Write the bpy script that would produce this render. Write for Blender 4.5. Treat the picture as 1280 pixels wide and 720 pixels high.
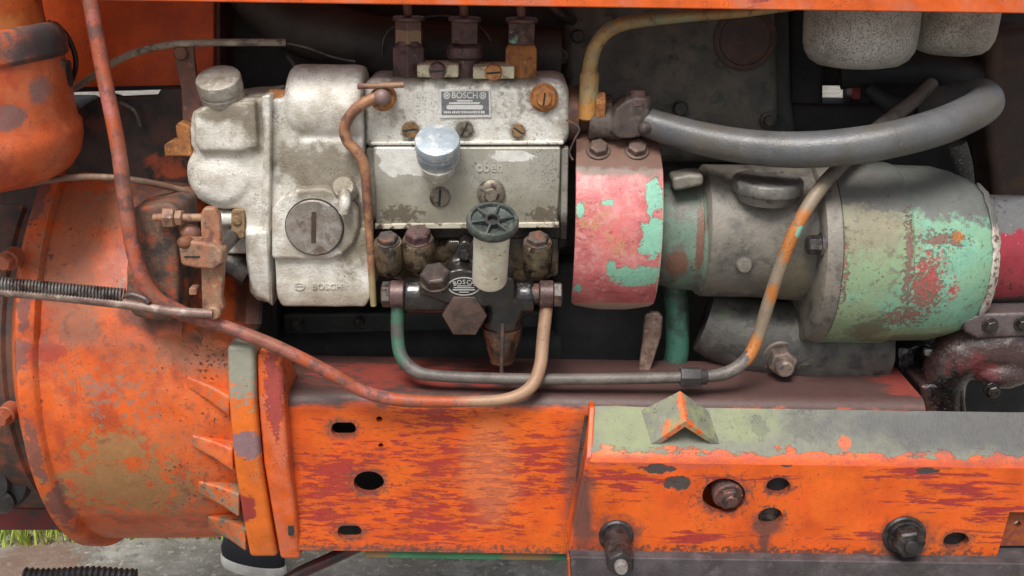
import bpy, bmesh, math, random
from mathutils import Vector, Matrix, noise as mnoise
from mathutils.geometry import tessellate_polygon
random.seed(7)
R = math.radians
for o in list(bpy.data.objects): bpy.data.objects.remove(o)
SC = bpy.context.scene
COL = SC.collection
S = 0.00075                       # metres per working unit

# ------------------------------------------------------------ camera
HFOV, PITCH, ROLL, DIST = R(50), R(18), R(0.85), 1372.0
FWD = Vector((0, math.cos(PITCH), -math.sin(PITCH)))
_r0 = Vector((1, 0, 0)); _u0 = _r0.cross(FWD)
RIGHT = _r0*math.cos(ROLL) + _u0*math.sin(ROLL)
UP = _u0*math.cos(ROLL) - _r0*math.sin(ROLL)
CAM = -FWD*DIST
cd = bpy.data.cameras.new('camera'); co = bpy.data.objects.new('camera', cd); COL.objects.link(co)
cd.sensor_width = 36; cd.lens = 18/math.tan(HFOV/2); cd.clip_start = 0.01; cd.clip_end = 500
m3 = Matrix((RIGHT, UP, -FWD)).transposed()
co.matrix_world = Matrix.Translation(CAM*S) @ m3.to_4x4()
SC.camera = co

# ------------------------------------------------------------ sky, sun, exposure
W = bpy.data.worlds.new('World'); SC.world = W; W.use_nodes = True
wn = W.node_tree.nodes; wl = W.node_tree.links
sky = wn.new('ShaderNodeTexSky'); sky.sky_type = 'NISHITA'; sky.sun_disc = False
SUN_EL, SUN_AZ = R(58), R(198)          # azimuth from +Y, clockwise: behind the camera, a little left
sky.sun_elevation = SUN_EL; sky.sun_rotation = SUN_AZ
sky.air_density = 1.0; sky.dust_density = 4.0; sky.ozone_density = 1.0
hs = wn.new('ShaderNodeHueSaturation'); hs.inputs['Saturation'].default_value = 0.32
bg = wn['Background']; bg.inputs['Strength'].default_value = 0.10
wl.new(sky.outputs[0], hs.inputs['Color']); wl.new(hs.outputs[0], bg.inputs['Color'])
sl = bpy.data.lights.new('sun', 'SUN'); sl.energy = 2.5; sl.angle = R(24); sl.color = (1, 0.965, 0.91)
so = bpy.data.objects.new('sun', sl); COL.objects.link(so)
sd = Vector((math.sin(SUN_AZ)*math.cos(SUN_EL), math.cos(SUN_AZ)*math.cos(SUN_EL), math.sin(SUN_EL)))
so.rotation_euler = sd.to_track_quat('Z', 'Y').to_euler()
so.location = sd*5
vs = SC.view_settings; vs.view_transform = 'Standard'; vs.look = 'None'; vs.exposure = 0.4; vs.gamma = 1; vs.use_curve_mapping = False
SC.cycles.max_bounces = 6; SC.cycles.use_denoising = True

# ------------------------------------------------------------ helpers: place
FPX = 640/math.tan(HFOV/2)
def P(px, py, Y):
    d = FWD + RIGHT*((px-640)/FPX) + UP*((360-py)/FPX)
    t = (Y-CAM.y)/d.y
    return CAM + d*t
def PZ(px, py, Z):
    d = FWD + RIGHT*((px-640)/FPX) + UP*((360-py)/FPX)
    return CAM + d*((Z-CAM.z)/d.z)
def CY(px, py, yc, zc, r):                 # where the sight line meets a cylinder lying along X
    d = FWD + RIGHT*((px-640)/FPX) + UP*((360-py)/FPX); oy, oz = CAM.y-yc, CAM.z-zc
    a = d.y*d.y+d.z*d.z; b = oy*d.y+oz*d.z; q = b*b-a*(oy*oy+oz*oz-r*r)
    return CAM + d*((-b-math.sqrt(max(q, 0)))/a)
def K(p): return (p-CAM).dot(FWD)/FPX
def tilt(deg, yaw=0):                       # axis up, leaning towards the viewer by deg
    a, b = R(deg), R(yaw)
    return Vector((math.sin(b)*math.cos(a), -math.sin(a), math.cos(a)*math.cos(b))).normalized()
XA = Vector((1, 0, 0)); YA = Vector((0, 1, 0)); ZA = Vector((0, 0, 1)); TO = Vector((0, -1, 0))

def basis(ax):
    ax = ax.normalized()
    h = XA if abs(ax.x) < 0.8 else ZA
    u = (h - ax*h.dot(ax)).normalized()
    return u, ax.cross(u)

def rr(x0, y0, x1, y1, r, n=5):
    pts = []
    for cx, cy, a0 in ((x1-r, y0+r, -90), (x1-r, y1-r, 0), (x0+r, y1-r, 90), (x0+r, y0+r, 180)):
        for i in range(n+1):
            a = R(a0+90*i/n); pts.append((cx+r*math.cos(a), cy+r*math.sin(a)))
    return pts
def el(cx, cy, rx, ry, n=28, rot=0):
    c, s = math.cos(R(rot)), math.sin(R(rot)); q = []
    for i in range(n):
        a = 2*math.pi*i/n; x, y = rx*math.cos(a), ry*math.sin(a)
        q.append((cx+x*c-y*s, cy+x*s+y*c))
    return q

class MB:
    def __init__(s): s.v = []; s.f = []
    def add(s, v, f):
        b = len(s.v); s.v += [Vector(x) for x in v]; s.f += [tuple(i+b for i in q) for q in f]; return s
    def loft(s, rings, closed=True, caps=True):
        n = len(rings[0]); v = [p for r in rings for p in r]; f = []
        for i in range(len(rings)-1):
            for j in range(n if closed else n-1):
                k = (j+1) % n
                f.append((i*n+j, i*n+k, (i+1)*n+k, (i+1)*n+j))
        if caps:
            f.append(tuple(range(n))[::-1]); f.append(tuple((len(rings)-1)*n+j for j in range(n)))
        return s.add(v, f)
    def prism3(s, pts, vec):
        return s.loft([list(pts), [p+vec for p in pts]])
    def slab(s, outl, Y, depth):             # outline as seen, front face on plane Y, going back by depth
        return s.prism3([P(x, y, Y) for x, y in outl], YA*depth)
    def plate(s, outer, holes, vec):         # 3-D loops, with holes
        loops = [outer]+holes; al = [p for l in loops for p in l]; n = len(al)
        tri = tessellate_polygon(loops)
        v = al+[p+vec for p in al]; f = [tuple(t) for t in tri]+[tuple(i+n for i in t)[::-1] for t in tri]
        b = 0
        for l in loops:
            m = len(l)
            for i in range(m):
                j = (i+1) % m; f.append((b+i, b+j, b+j+n, b+i+n))
            b += m
        return s.add(v, f)
    def lathe(s, o, ax, prof, n=36, sx=1.0, ph=0.0):
        u, w = basis(ax); ax = ax.normalized(); rings = []
        for t, r in prof:
            r = max(r, 0.05)
            rings.append([o+ax*t+(u*math.cos(2*math.pi*i/n+ph)*sx+w*math.sin(2*math.pi*i/n+ph))*r for i in range(n)])
        return s.loft(rings)
    def tube(s, pts, rad, n=14, sub=8, smooth=True, caps=True):
        q = [Vector(p) for p in pts]; m = len(q)
        rs = rad if isinstance(rad, (list, tuple)) else [rad]*m
        path = []; rr_ = []
        if smooth and m > 2:
            for i in range(m-1):
                p0 = q[max(i-1, 0)]; p1 = q[i]; p2 = q[i+1]; p3 = q[min(i+2, m-1)]
                for k in range(sub):
                    t = k/sub
                    path.append(0.5*((2*p1)+(p2-p0)*t+(2*p0-5*p1+4*p2-p3)*t*t+(3*p1-p0-3*p2+p3)*t**3))
                    rr_.append(rs[i]*(1-t)+rs[i+1]*t)
            path.append(q[-1]); rr_.append(rs[-1])
        else: path, rr_ = q, rs
        u = None; rings = []
        for i, p in enumerate(path):
            d = (path[min(i+1, len(path)-1)]-path[max(i-1, 0)]).normalized()
            if u is None: u, w = basis(d)
            else:
                u = (u-d*u.dot(d)).normalized(); w = d.cross(u)
            rings.append([p+(u*math.cos(2*math.pi*j/n)+w*math.sin(2*math.pi*j/n))*rr_[i] for j in range(n)])
        return s.loft(rings, caps=caps)
    def pipe(s, pp, rpx, n=14, sub=8):       # (px, py, Y) points
        pts = [P(*a) for a in pp]
        rs = rpx if isinstance(rpx, (list, tuple)) else [rpx]*len(pts)
        return s.tube(pts, [r*K(p) for r, p in zip(rs, pts)], n, sub)
    def ball(s, c, r, n=16, sq=(1, 1, 1)):
        prof = []
        rings = []
        for i in range(1, n):
            a = math.pi*i/n
            rings.append([c+Vector((math.sin(a)*math.cos(2*math.pi*j/(2*n))*r*sq[0], math.sin(a)*math.sin(2*math.pi*j/(2*n))*r*sq[1], math.cos(a)*r*sq[2])) for j in range(2*n)])
        return s.loft(rings)
    def hexa(s, o, ax, r, h, ch=0.16, ph=0.3):  # chamfered hexagon head
        return s.lathe(o, ax, [(0, r), (h*(1-ch), r), (h, r*0.84)], 6, ph=ph)
    def box(s, c, x, y, z, ux=XA, uy=YA, uz=ZA):
        q = [c+ux*a*x/2+uy*b*y/2-uz*z/2 for a, b in ((-1, -1), (1, -1), (1, 1), (-1, 1))]
        return s.prism3(q, uz*z)

# ------------------------------------------------------------ helpers: objects
ORG = {}
def props(o, label=None, cat=None, group=None, kind=None):
    for k, v in (('label', label), ('category', cat), ('group', group), ('kind', kind)):
        if v: o[k] = v
def thing(name, base, label, cat, group=None):
    o = bpy.data.objects.new(name, None); COL.objects.link(o); o.empty_display_size = 0.02
    o.location = base*S; ORG[o] = base.copy(); props(o, label, cat, group); return o
def clouds(size):
    k = 'cl%g' % size
    t = bpy.data.textures.get(k)
    if not t: t = bpy.data.textures.new(k, 'CLOUDS'); t.noise_scale = size*S; t.noise_depth = 2
    return t
def build(name, mb, m, parent=None, bevel=0, seg=2, cast=0, sm=6, lump=0, lsize=30, ang=38, base=None, subd=0, label=None):
    org = ORG[parent] if parent is not None else (base if base is not None else sum(mb.v, Vector())/len(mb.v))
    me = bpy.data.meshes.new(name)
    me.from_pydata([(v-org)*S for v in mb.v], [], mb.f)
    bm = bmesh.new(); bm.from_mesh(me); bmesh.ops.recalc_face_normals(bm, faces=bm.faces); bm.to_mesh(me); bm.free()
    for p in me.polygons: p.use_smooth = True
    if not cast and not subd: me.set_sharp_from_angle(angle=R(ang))
    me.materials.append(m)
    o = bpy.data.objects.new(name, me); COL.objects.link(o); ORG[o] = org
    if parent is not None: o.parent = parent
    else: o.location = org*S
    if bevel:
        b = o.modifiers.new('bevel', 'BEVEL'); b.width = bevel*S; b.segments = seg; b.limit_method = 'ANGLE'; b.angle_limit = R(35); b.harden_normals = True
    if subd:
        b = o.modifiers.new('sub', 'SUBSURF'); b.levels = subd; b.render_levels = subd
    if cast:
        b = o.modifiers.new('remesh', 'REMESH'); b.mode = 'VOXEL'; b.voxel_size = cast*S; b.use_smooth_shade = True
        b = o.modifiers.new('smooth', 'SMOOTH'); b.factor = 0.5; b.iterations = sm
    if lump:
        b = o.modifiers.new('lump', 'DISPLACE'); b.texture = clouds(lsize); b.texture_coords = 'GLOBAL'; b.strength = lump*S; b.mid_level = 0.5
    if label: o['label'] = label
    return o
def single(name, mb, m, label, cat, group=None, base=None, **k):
    o = build(name, mb, m, None, base=base, **k); props(o, label, cat, group); return o
def structure(name, mb, m, **k):
    o = build(name, mb, m, None, **k); o['kind'] = 'structure'; return o

def text_into(mb, body, size, org, ux, uy, th=0.6, align='CENTER', sxx=1.0):
    cu = bpy.data.curves.new('t', 'FONT'); cu.body = body; cu.size = size; cu.align_x = align; cu.align_y = 'CENTER'
    cu.resolution_u = 3; cu.extrude = th; cu.offset = size*0.012
    ob = bpy.data.objects.new('t', cu); COL.objects.link(ob)
    dg = bpy.context.evaluated_depsgraph_get(); ev = ob.evaluated_get(dg); me = ev.to_mesh()
    nz = ux.cross(uy)
    mb.add([org+ux*v.co.x*sxx+uy*v.co.y+nz*v.co.z for v in me.vertices], [tuple(p.vertices) for p in me.polygons])
    ev.to_mesh_clear(); bpy.data.objects.remove(ob); bpy.data.curves.remove(cu); return mb

# ------------------------------------------------------------ helpers: materials
class NT:
    def __init__(s, name):
        s.m = bpy.data.materials.new(name); s.m.use_nodes = True; s.t = s.m.node_tree; s.n = s.t.nodes; s.l = s.t.links
        s.b = s.n['Principled BSDF']
        g = s.n.new('ShaderNodeNewGeometry')
        v = s.n.new('ShaderNodeVectorMath'); v.operation = 'SCALE'; v.inputs['Scale'].default_value = 1/S
        s.l.new(g.outputs['Position'], v.inputs[0]); s.pos = v.outputs[0]
    def vm(s, op, a, b):
        n = s.n.new('ShaderNodeVectorMath'); n.operation = op
        for i, x in enumerate((a, b)):
            if hasattr(x, 'is_output'): s.l.new(x, n.inputs[i])
            else: n.inputs[i].default_value = x
        return n.outputs['Value'] if op in ('DOT_PRODUCT', 'LENGTH') else n.outputs[0]
    def ma(s, op, a, b=0.0, c=None, clamp=False):
        n = s.n.new('ShaderNodeMath'); n.operation = op; n.use_clamp = clamp
        for i, x in enumerate((a, b) if c is None else (a, b, c)):
            if hasattr(x, 'is_output'): s.l.new(x, n.inputs[i])
            else: n.inputs[i].default_value = x
        return n.outputs[0]
    def noise(s, size, detail=6, rough=0.6, stretch=(1, 1, 1), seed=0.0, dist=0.0):
        v = s.vm('MULTIPLY', s.pos, tuple(k/size for k in stretch)); v = s.vm('ADD', v, (seed*7.3, seed*3.1, -seed*5.7))
        n = s.n.new('ShaderNodeTexNoise'); n.inputs['Scale'].default_value = 1; n.inputs['Detail'].default_value = detail
        n.inputs['Roughness'].default_value = rough; n.inputs['Distortion'].default_value = dist
        s.l.new(v, n.inputs['Vector']); return n.outputs['Fac']
    def step(s, v, t, soft):
        n = s.n.new('ShaderNodeMapRange'); n.interpolation_type = 'SMOOTHSTEP'
        n.inputs[1].default_value = t-soft; n.inputs[2].default_value = t+soft
        s.l.new(v, n.inputs[0]); return n.outputs[0]
    def mix(s, f, a, b):
        n = s.n.new('ShaderNodeMix'); n.data_type = 'RGBA'
        for i, x in ((0, f), (6, a), (7, b)):
            if hasattr(x, 'is_output'): s.l.new(x, n.inputs[i])
            else: n.inputs[i].default_value = x if i == 0 else (*x, 1)
        return n.outputs[2]

def L(col, size, thr, soft=0.02, stretch=(1, 1, 1), blobs=None, jag=0.9, grad=None, rough=None, amt=1.0, relief=0, seed=None, detail=7, nr=0.62, metal=None, big=None, bw=None):
    return dict(col=col, size=size, thr=thr, soft=soft, stretch=stretch, blobs=blobs, jag=jag, grad=grad, rough=rough, amt=amt, relief=relief, seed=seed, detail=detail, nr=nr, metal=metal, big=big, bw=bw)
_seed = [1]
def mat(name, base, rough=0.5, metal=0.0, layers=(), var=0.22, vsize=45, grain=0.25, gsize=3.0, lump=0.0, lsize=25, coat=0.0, spec=0.5, speck=0.5, rvar=0.18):
    T = NT(name)
    _seed[0] += 1; sd_ = _seed[0]
    nz = T.noise(vsize, 5, 0.6, seed=sd_)
    col = T.mix(T.step(nz, 0.5, 0.25), tuple(c*(1-var) for c in base), tuple(min(c*(1+var), 1) for c in base))
    rgh = T.ma('ADD', rough-rvar/2, T.ma('MULTIPLY', T.noise(vsize*0.35, 5, 0.6, seed=sd_+.5), rvar))
    met = metal; hgt = None
    for i, y in enumerate(layers):
        se = y['seed'] if y['seed'] is not None else sd_*1.7+i*2.3
        n = T.noise(y['size'], y['detail'], y['nr'], y['stretch'], se)
        if y['big']:
            n = T.ma('ADD', n, T.ma('MULTIPLY', T.ma('SUBTRACT', T.noise(y['big'][0], 3, .55, y['big'][2] if len(y['big']) > 2 else (1, 1, 1), se+5), 0.5), y['big'][1]))
        if y['blobs'] or y['grad']:
            fld = None
            for c, r in (y['blobs'] or []):
                d = T.vm('LENGTH', T.vm('DIVIDE', T.vm('SUBTRACT', T.pos, tuple(c)), r if isinstance(r, tuple) else (r, r, r)), (0, 0, 0))
                d = T.ma('SUBTRACT', 1.0, d)
                fld = d if fld is None else T.ma('MAXIMUM', fld, d)
            if y['grad']:
                p0, dr = y['grad']
                d = T.vm('DOT_PRODUCT', T.vm('SUBTRACT', T.pos, tuple(p0)), tuple(dr))
                fld = d if fld is None else T.ma('MAXIMUM', fld, d)
            if y['bw']: v = T.ma('ADD', n, T.ma('MULTIPLY', T.ma('MAXIMUM', fld, -1.0), y['bw']))
            else: v = T.ma('ADD', fld, T.ma('MULTIPLY', T.ma('SUBTRACT', n, 0.5), y['jag']*2))
            f = T.step(v, y['thr'], y['soft'])
        else: f = T.step(n, y['thr'], y['soft'])
        if y['amt'] != 1: f = T.ma('MULTIPLY', f, y['amt'])
        c2 = T.mix(T.noise(y['size']*0.5+4, 5, 0.6, seed=se+9), tuple(c*0.75 for c in y['col']), tuple(min(1, c*1.25) for c in y['col']))
        col = T.mix(f, col, c2)
        if y['rough'] is not None:
            rgh = T.ma('ADD', T.ma('MULTIPLY', rgh, T.ma('SUBTRACT', 1.0, f)), T.ma('MULTIPLY', f, y['rough']))
        if y['metal'] is not None:
            a = met if hasattr(met, 'is_output') else met
            met = T.ma('ADD', T.ma('MULTIPLY', T.ma('SUBTRACT', 1.0, f), a), T.ma('MULTIPLY', f, y['metal']))
        if y['relief']:
            h = T.ma('MULTIPLY', f, y['relief']); hgt = h if hgt is None else T.ma('ADD', hgt, h)
    if speck:
        mo = T.noise(7.5, 6, 0.7, seed=sd_+6)
        hsv = T.n.new('ShaderNodeHueSaturation'); T.l.new(col, hsv.inputs['Color']); T.l.new(T.ma('ADD', 1-.32*speck, T.ma('MULTIPLY', mo, .64*speck)), hsv.inputs['Value']); col = hsv.outputs[0]
        f = T.ma('MULTIPLY', T.step(T.ma('ADD', T.noise(2.1, 4, .6, seed=sd_+7), T.ma('MULTIPLY', T.ma('SUBTRACT', T.noise(40, 3, .6, seed=sd_+8), .5), .5)), .66, .05), speck*1.1)
        col = T.mix(f, col, (.05, .04, .035))
        rgh = T.ma('ADD', rgh, T.ma('MULTIPLY', T.ma('SUBTRACT', mo, .5), .35))
    g = T.ma('MULTIPLY', T.noise(gsize, 4, 0.65, seed=sd_+3), grain)
    hgt = g if hgt is None else T.ma('ADD', hgt, g)
    if lump: hgt = T.ma('ADD', hgt, T.ma('MULTIPLY', T.noise(lsize, 3, 0.5, seed=sd_+4), lump))
    bp = T.n.new('ShaderNodeBump'); bp.inputs['Strength'].default_value = 1.0; bp.inputs['Distance'].default_value = S*1.6
    T.l.new(hgt, bp.inputs['Height']); T.l.new(bp.outputs[0], T.b.inputs['Normal'])
    T.l.new(col, T.b.inputs['Base Color']); T.l.new(rgh, T.b.inputs['Roughness'])
    if hasattr(met, 'is_output'): T.l.new(met, T.b.inputs['Metallic'])
    else: T.b.inputs['Metallic'].default_value = met
    T.b.inputs['Specular IOR Level'].default_value = spec
    T.b.inputs['Coat Weight'].default_value = coat; T.b.inputs['Coat Roughness'].default_value = 0.12
    return T.m

ORANGE = (0.66, 0.105, 0.012); ORANGE2 = (0.70, 0.15, 0.014); REDP = (0.27, 0.028, 0.032); GRIME = (0.045, 0.036, 0.034)
RUST = (0.20, 0.075, 0.035); RUSTO = (0.42, 0.17, 0.05); SILV = (0.76, 0.74, 0.68); OLIVE = (0.27, 0.26, 0.11)
MINT = (0.24, 0.50, 0.37); PINK = (0.52, 0.125, 0.13); DUST = (0.20, 0.165, 0.13); STEEL = (0.06, 0.055, 0.055)

# ------------------------------------------------------------ shared materials
m_block = mat('block paint dark', (0.05, 0.05, 0.047), 0.62, layers=[L((0.034, 0.03, 0.027), 60, 0.52, 0.12), L((0.012, 0.028, 0.025), 40, 0.6, 0.05), L((0.06, 0.05, 0.042), 14, 0.68, 0.05)], grain=.4, lump=.6)
m_void = mat('void black iron', (0.015, 0.016, 0.018), 0.7, layers=[L((0.026, 0.025, 0.025), 40, 0.54, 0.1), L((.05, .045, .04), 6, .68, .05)], lump=.5)  # near-black colour stands in for shade in the bay's depths and recesses
m_iron = mat('greasy iron', STEEL, 0.5, 0.25, layers=[L(DUST, 22, 0.55, 0.12, amt=.6), L((0.03, 0.026, 0.025), 30, 0.56, 0.06, rough=0.35)], grain=.4)
m_bolt = mat('dull bolt steel', (0.11, 0.095, 0.09), 0.45, 0.5, layers=[L(RUST, 12, 0.56, 0.08, rough=.7, metal=0), L((0.03, 0.027, 0.026), 16, 0.6, 0.06)], grain=.3)
m_boltd = mat('black greasy bolt', (0.04, 0.036, 0.036), 0.4, 0.3, layers=[L((.09, .075, .068), 9, .58, .08), L((.015, .014, .014), 14, .55, .08)], grain=.35)
m_rust = mat('rusty brown', RUST, 0.7, 0.1, layers=[L(RUSTO, 14, 0.58, 0.08), L((0.10, 0.05, 0.045), 18, 0.55, 0.08), L((0.27, 0.2, 0.14), 9, 0.66, 0.05)], grain=.55, gsize=2.2)
m_rusto = mat('orange rust', RUSTO, 0.65, 0.15, layers=[L((0.24, 0.10, 0.05), 9, 0.55, 0.08), L((0.5, 0.33, 0.14), 8, 0.64, 0.06)], grain=.5, gsize=2.2)
m_plum = mat('plum brown steel', (0.13, 0.075, 0.07), 0.42, 0.3, layers=[L((0.07, 0.04, 0.04), 14, 0.54, 0.08, rough=.3), L((0.22, 0.13, 0.10), 8, 0.64, 0.06)], grain=.3)
m_oil = mat('oily brown cast iron', (0.016, 0.013, 0.012), 0.2, 0.1, layers=[L((0.04, 0.028, 0.02), 22, 0.57, 0.1, rough=.3), L((0.007, 0.007, 0.009), 18, 0.55, 0.06, rough=.1), L((0.10, 0.08, 0.06), 7, 0.70, 0.03, rough=.4)], grain=.3, lump=.8, lsize=12, coat=.7)
m_silver = mat('grubby silver casting', SILV, 0.5, 0.25, layers=[
    L((0.40, 0.36, 0.29), 30, 0.55, 0.12, amt=.7, big=(90, .5)), L((0.80, 0.79, 0.75), 16, 0.58, 0.06, amt=.75, rough=.62, big=(70, .5)),
    L((0.24, 0.20, 0.14), 9, 0.64, 0.08, amt=.6, rough=.65, big=(60, .6)), L((0.13, 0.11, 0.09), 4.5, 0.68, 0.05, amt=.8, big=(50, .5)), L((0.30, 0.26, 0.2), 2.2, .62, .08, amt=.5), L((.10, .075, .05), 9, .25, .3, blobs=[(P(513, 163, 0), (17, 20, 14)), (P(581, 163, 0), (17, 20, 15)), (P(648, 164, 0), (15, 20, 13)), (P(680, 124, 0), (24, 20, 22)), (P(582, 186, 0), (150, 20, 5)), (P(512, 100, 20), (34, 60, 12)), (P(581, 100, 20), (30, 60, 12)), (P(651, 100, 20), (34, 60, 12)), (P(454, 140, 10), (8, 60, 60))], jag=.7, amt=.7)], var=.10, grain=.45, gsize=2.6, lump=.8, lsize=18)

# ------------------------------------------------------------ ground
GZ = -985.0
m_conc = mat('weathered concrete', (0.25, 0.235, 0.21), 0.8, layers=[L((0.16, 0.145, 0.12), 130, 0.52, 0.1), L((0.10, 0.085, 0.075), 30, 0.62, 0.06, amt=.7, big=(200, .4)), L((0.34, 0.33, 0.31), 16, 0.6, 0.06), L((.17, .09, .06), 60, .2, .3, blobs=[(PZ(45, 700, GZ), (120, 120, 60))], jag=.8, amt=.7)], grain=1.4, gsize=7, lump=1.5, lsize=40)
g = MB(); g.prism3([Vector((-26000, -20000, GZ-40)), Vector((26000, -20000, GZ-40)), Vector((26000, 26000, GZ-40)), Vector((-26000, 26000, GZ-40))], ZA*40)
structure('ground', g, m_conc, base=Vector((0, 0, GZ)))

# grass strip on the far side of the tractor
m_grass = mat('grass blade', (0.24, 0.36, 0.045), 0.6, layers=[L((0.42, 0.44, 0.10), 60, 0.5, .1)], grain=.1)
gr = MB(); rg = random.Random(3)
gc0 = PZ(20, 679, GZ)
for i in range(16000):
    x = rg.uniform(-2000, 400); y = gc0.y+abs(rg.gauss(0, 1))*420+30*math.sin(x/170)
    h = rg.uniform(25, 80); a = rg.uniform(0, 6.28); w = rg.uniform(2, 4); ln = rg.uniform(5, 35)
    b = Vector((x, y, GZ-2)); sx_ = Vector((math.cos(a), math.sin(a), 0)); fw = Vector((-math.sin(a), math.cos(a), 0))
    m_ = b+ZA*h*.6+fw*ln*.4; t_ = b+ZA*h+fw*ln
    gr.add([b-sx_*w, b+sx_*w, m_+sx_*w*.7, m_-sx_*w*.7, t_], [(0, 1, 2, 3), (3, 2, 4)])
go = build('grass', gr, m_grass, None, base=Vector((0, gc0.y, GZ))); props(go, 'short green grass behind the concrete under the tractor', 'grass', kind='stuff')

# ------------------------------------------------------------ bonnet over the engine
hoodp = [L(REDP, 30, 0.66, 0.03, stretch=(.4, 1, 1), relief=-.2), L((0.5, 0.2, 0.14), 60, 0.55, .1, amt=.5), L(GRIME, 8, 0.72, .03, amt=.7)]
m_hood = mat('bonnet orange paint', ORANGE, 0.42, layers=hoodp, grain=.15, lump=.3, lsize=40)
YH = -70
h0 = P(300, 3, YH); h1 = P(1290, 17, YH)
ln_ = (h1-h0).normalized(); hA = h0-ln_*330; hB = h1+ln_*260
hood = thing('bonnet', (hA+hB)/2, 'orange bonnet edge running along the top above the fuel pipes', 'bonnet')
mb = MB()
prof = [(0, 0), (0, 10), (-1, 60), (0, 190), (30, 235), (90, 255), (470, 255), (470, 249), (92, 249), (34, 230), (6, 188), (5, 60), (5, 14), (16, 12), (16, 0)]
mb.loft([[e+YA*y+ZA*z for y, z in prof] for e in (hA, hB)])
build('side_panel', mb, m_hood, hood, bevel=1.6)

# ------------------------------------------------------------ engine block
eb = thing('engine_block', P(640, 560, 200), 'dark grimy engine block behind the injection pump and starter', 'engine')
mb = MB(); mb.slab([(258, -60), (986, -60), (990, 120), (1000, 200), (1000, 640), (258, 640)], 175, 160)
build('block_wall', mb, m_block, eb, bevel=10, seg=3)
mb = MB(); mb.slab([(705, -60), (968, -60), (975, 150), (940, 205), (705, 205)], 148, 40)
build('water_jacket_cover', mb, mat('grey green jacket paint', (0.08, 0.077, 0.07), 0.6, layers=[L((0.15, 0.13, 0.105), 40, 0.5, .15), L((0.06, 0.085, 0.07), 34, 0.6, .06), L((0.045, .042, .04), 26, .6, .08), L((0.2, 0.17, 0.14), 6, 0.66, .05, amt=.6)], grain=.4, lump=.6), eb, bevel=14, seg=4)
for x, y, r in ((931, 49, 36),):
    c = P(x, y, 148); mb = MB(); mb.lathe(c, TO, [(-4, r+5), (2, r+5), (4, r+2), (4, r-2), (1.5, r-4), (1.5, 0)], 40)
    build('core_plug', mb, mat('rusty core plug', (0.075, 0.05, 0.045), 0.6, layers=[L((0.12, .06, .05), 16, .56, .08)], grain=.4), eb)
for x, y, r in ((722, 45, 9), (850, 135, 10), (700, 300, 10), (760, 330, 10)):
    c = P(x, y, 150); mb = MB(); mb.lathe(c, TO, [(-60, r*1.2), (0, r*1.2), (2, r*1.1)], 20); mb.hexa(c, TO, r, 9)
    build('bolt', mb, m_iron, eb)
mb = MB(); mb.pipe([(300, -30, 120), (350, 20, 118), (420, 45, 116), (520, 62, 114), (700, 70, 118)], [30, 36, 38, 36, 34], 22)
build('coolant_tube', mb, mat('dark rubber tube', (.032, .03, .028), .6, layers=[L((.055, .048, .042), 40, .52, .1)], grain=.3), eb)
mb = MB(); mb.slab([(262, 120), (345, 118), (345, 640), (262, 640)], 110, 80)
build('rear_plate', mb, m_void, eb, bevel=12, seg=3)
mb = MB(); mb.slab([(690, 330), (850, 330), (850, 640), (690, 640)], 120, 60)
build('crankcase', mb, m_void, eb, bevel=12, seg=3)
mb = MB(); mb.slab([(985, 130), (1100, 132), (1190, 140), (1260, 170), (1300, 180), (1300, 640), (985, 640)], 205, 80)
mb.slab([(985, -60), (1030, -60), (1030, 640), (985, 640)], 215, 60)
mb.slab([(1064, 100), (1300, 92), (1300, 200), (1064, 200)], 225, 50)
mb.slab([(985, -60), (1300, -60), (1300, 108), (985, 108)], 240, 50)
build('rear_bulkhead', mb, m_void, eb, bevel=8)
mb = MB(); mb.slab([(1236, 40), (1300, 30), (1300, 290), (1246, 270), (1232, 150)], 120, 70)
build('exhaust_shield', mb, mat('dark rusty shield', (0.045, 0.03, 0.026), 0.75, layers=[L((0.085, .045, .03), 40, .55, .12)], grain=.5, lump=.8), eb, bevel=12, seg=3)
mb = MB(); mb.slab(rr(1066, 96, 1076, 124, 2), 190, 30)
build('red_bracket', mb, mat('red bracket paint', (0.25, 0.02, 0.03), .4), eb, bevel=1.5)
mb = MB(); mb.pipe([(1085, 110, 150), (1110, 128, 140), (1128, 126, 140)], [8, 12, 7]); mb.pipe([(1050, 92, 160), (1120, 86, 150), (1230, 95, 150)], 20, 18)
build('manifold_pipe', mb, m_void, eb)
mb = MB(); mb.pipe([(1196, 180, 60), (1203, 205, 60), (1206, 235, 70)], 12, 14)
build('braided_hose', mb, mat('braided sleeve', (.06, .058, .056), .5, .3, layers=[L((.22, .21, .2), 3, .6, .05)], grain=1.2, gsize=2.5), eb)
# link and green arch below the guard
mb = MB(); mb.pipe([(842, 350, 60), (846, 390, 55), (846, 440, 55), (838, 470, 60)], 15, 16)
build('green_elbow_pipe', mb, mat('deep green paint', (0.05, 0.16, 0.115), .5, layers=[L((.035, .05, .045), 25, .54, .1), L(RUST, 10, .68, .04)]), eb)
mb = MB(); mb.slab([(806, 396), (812, 391), (824, 391), (829, 397), (827, 420), (812, 468), (798, 468), (803, 430)], 20, 10)
build('link_plate', mb, mat('beige brown link', (.22, .15, .115), .6, layers=[L((.12, .07, .055), 14, .54, .1), L((.32, .22, .17), 9, .62, .06)], grain=.4), eb, bevel=3)
mb = MB(); mb.pipe([(340, 440, 150), (520, 435, 150), (700, 430, 150)], 34, 18)
build('sump_tube', mb, m_void, eb)

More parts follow.
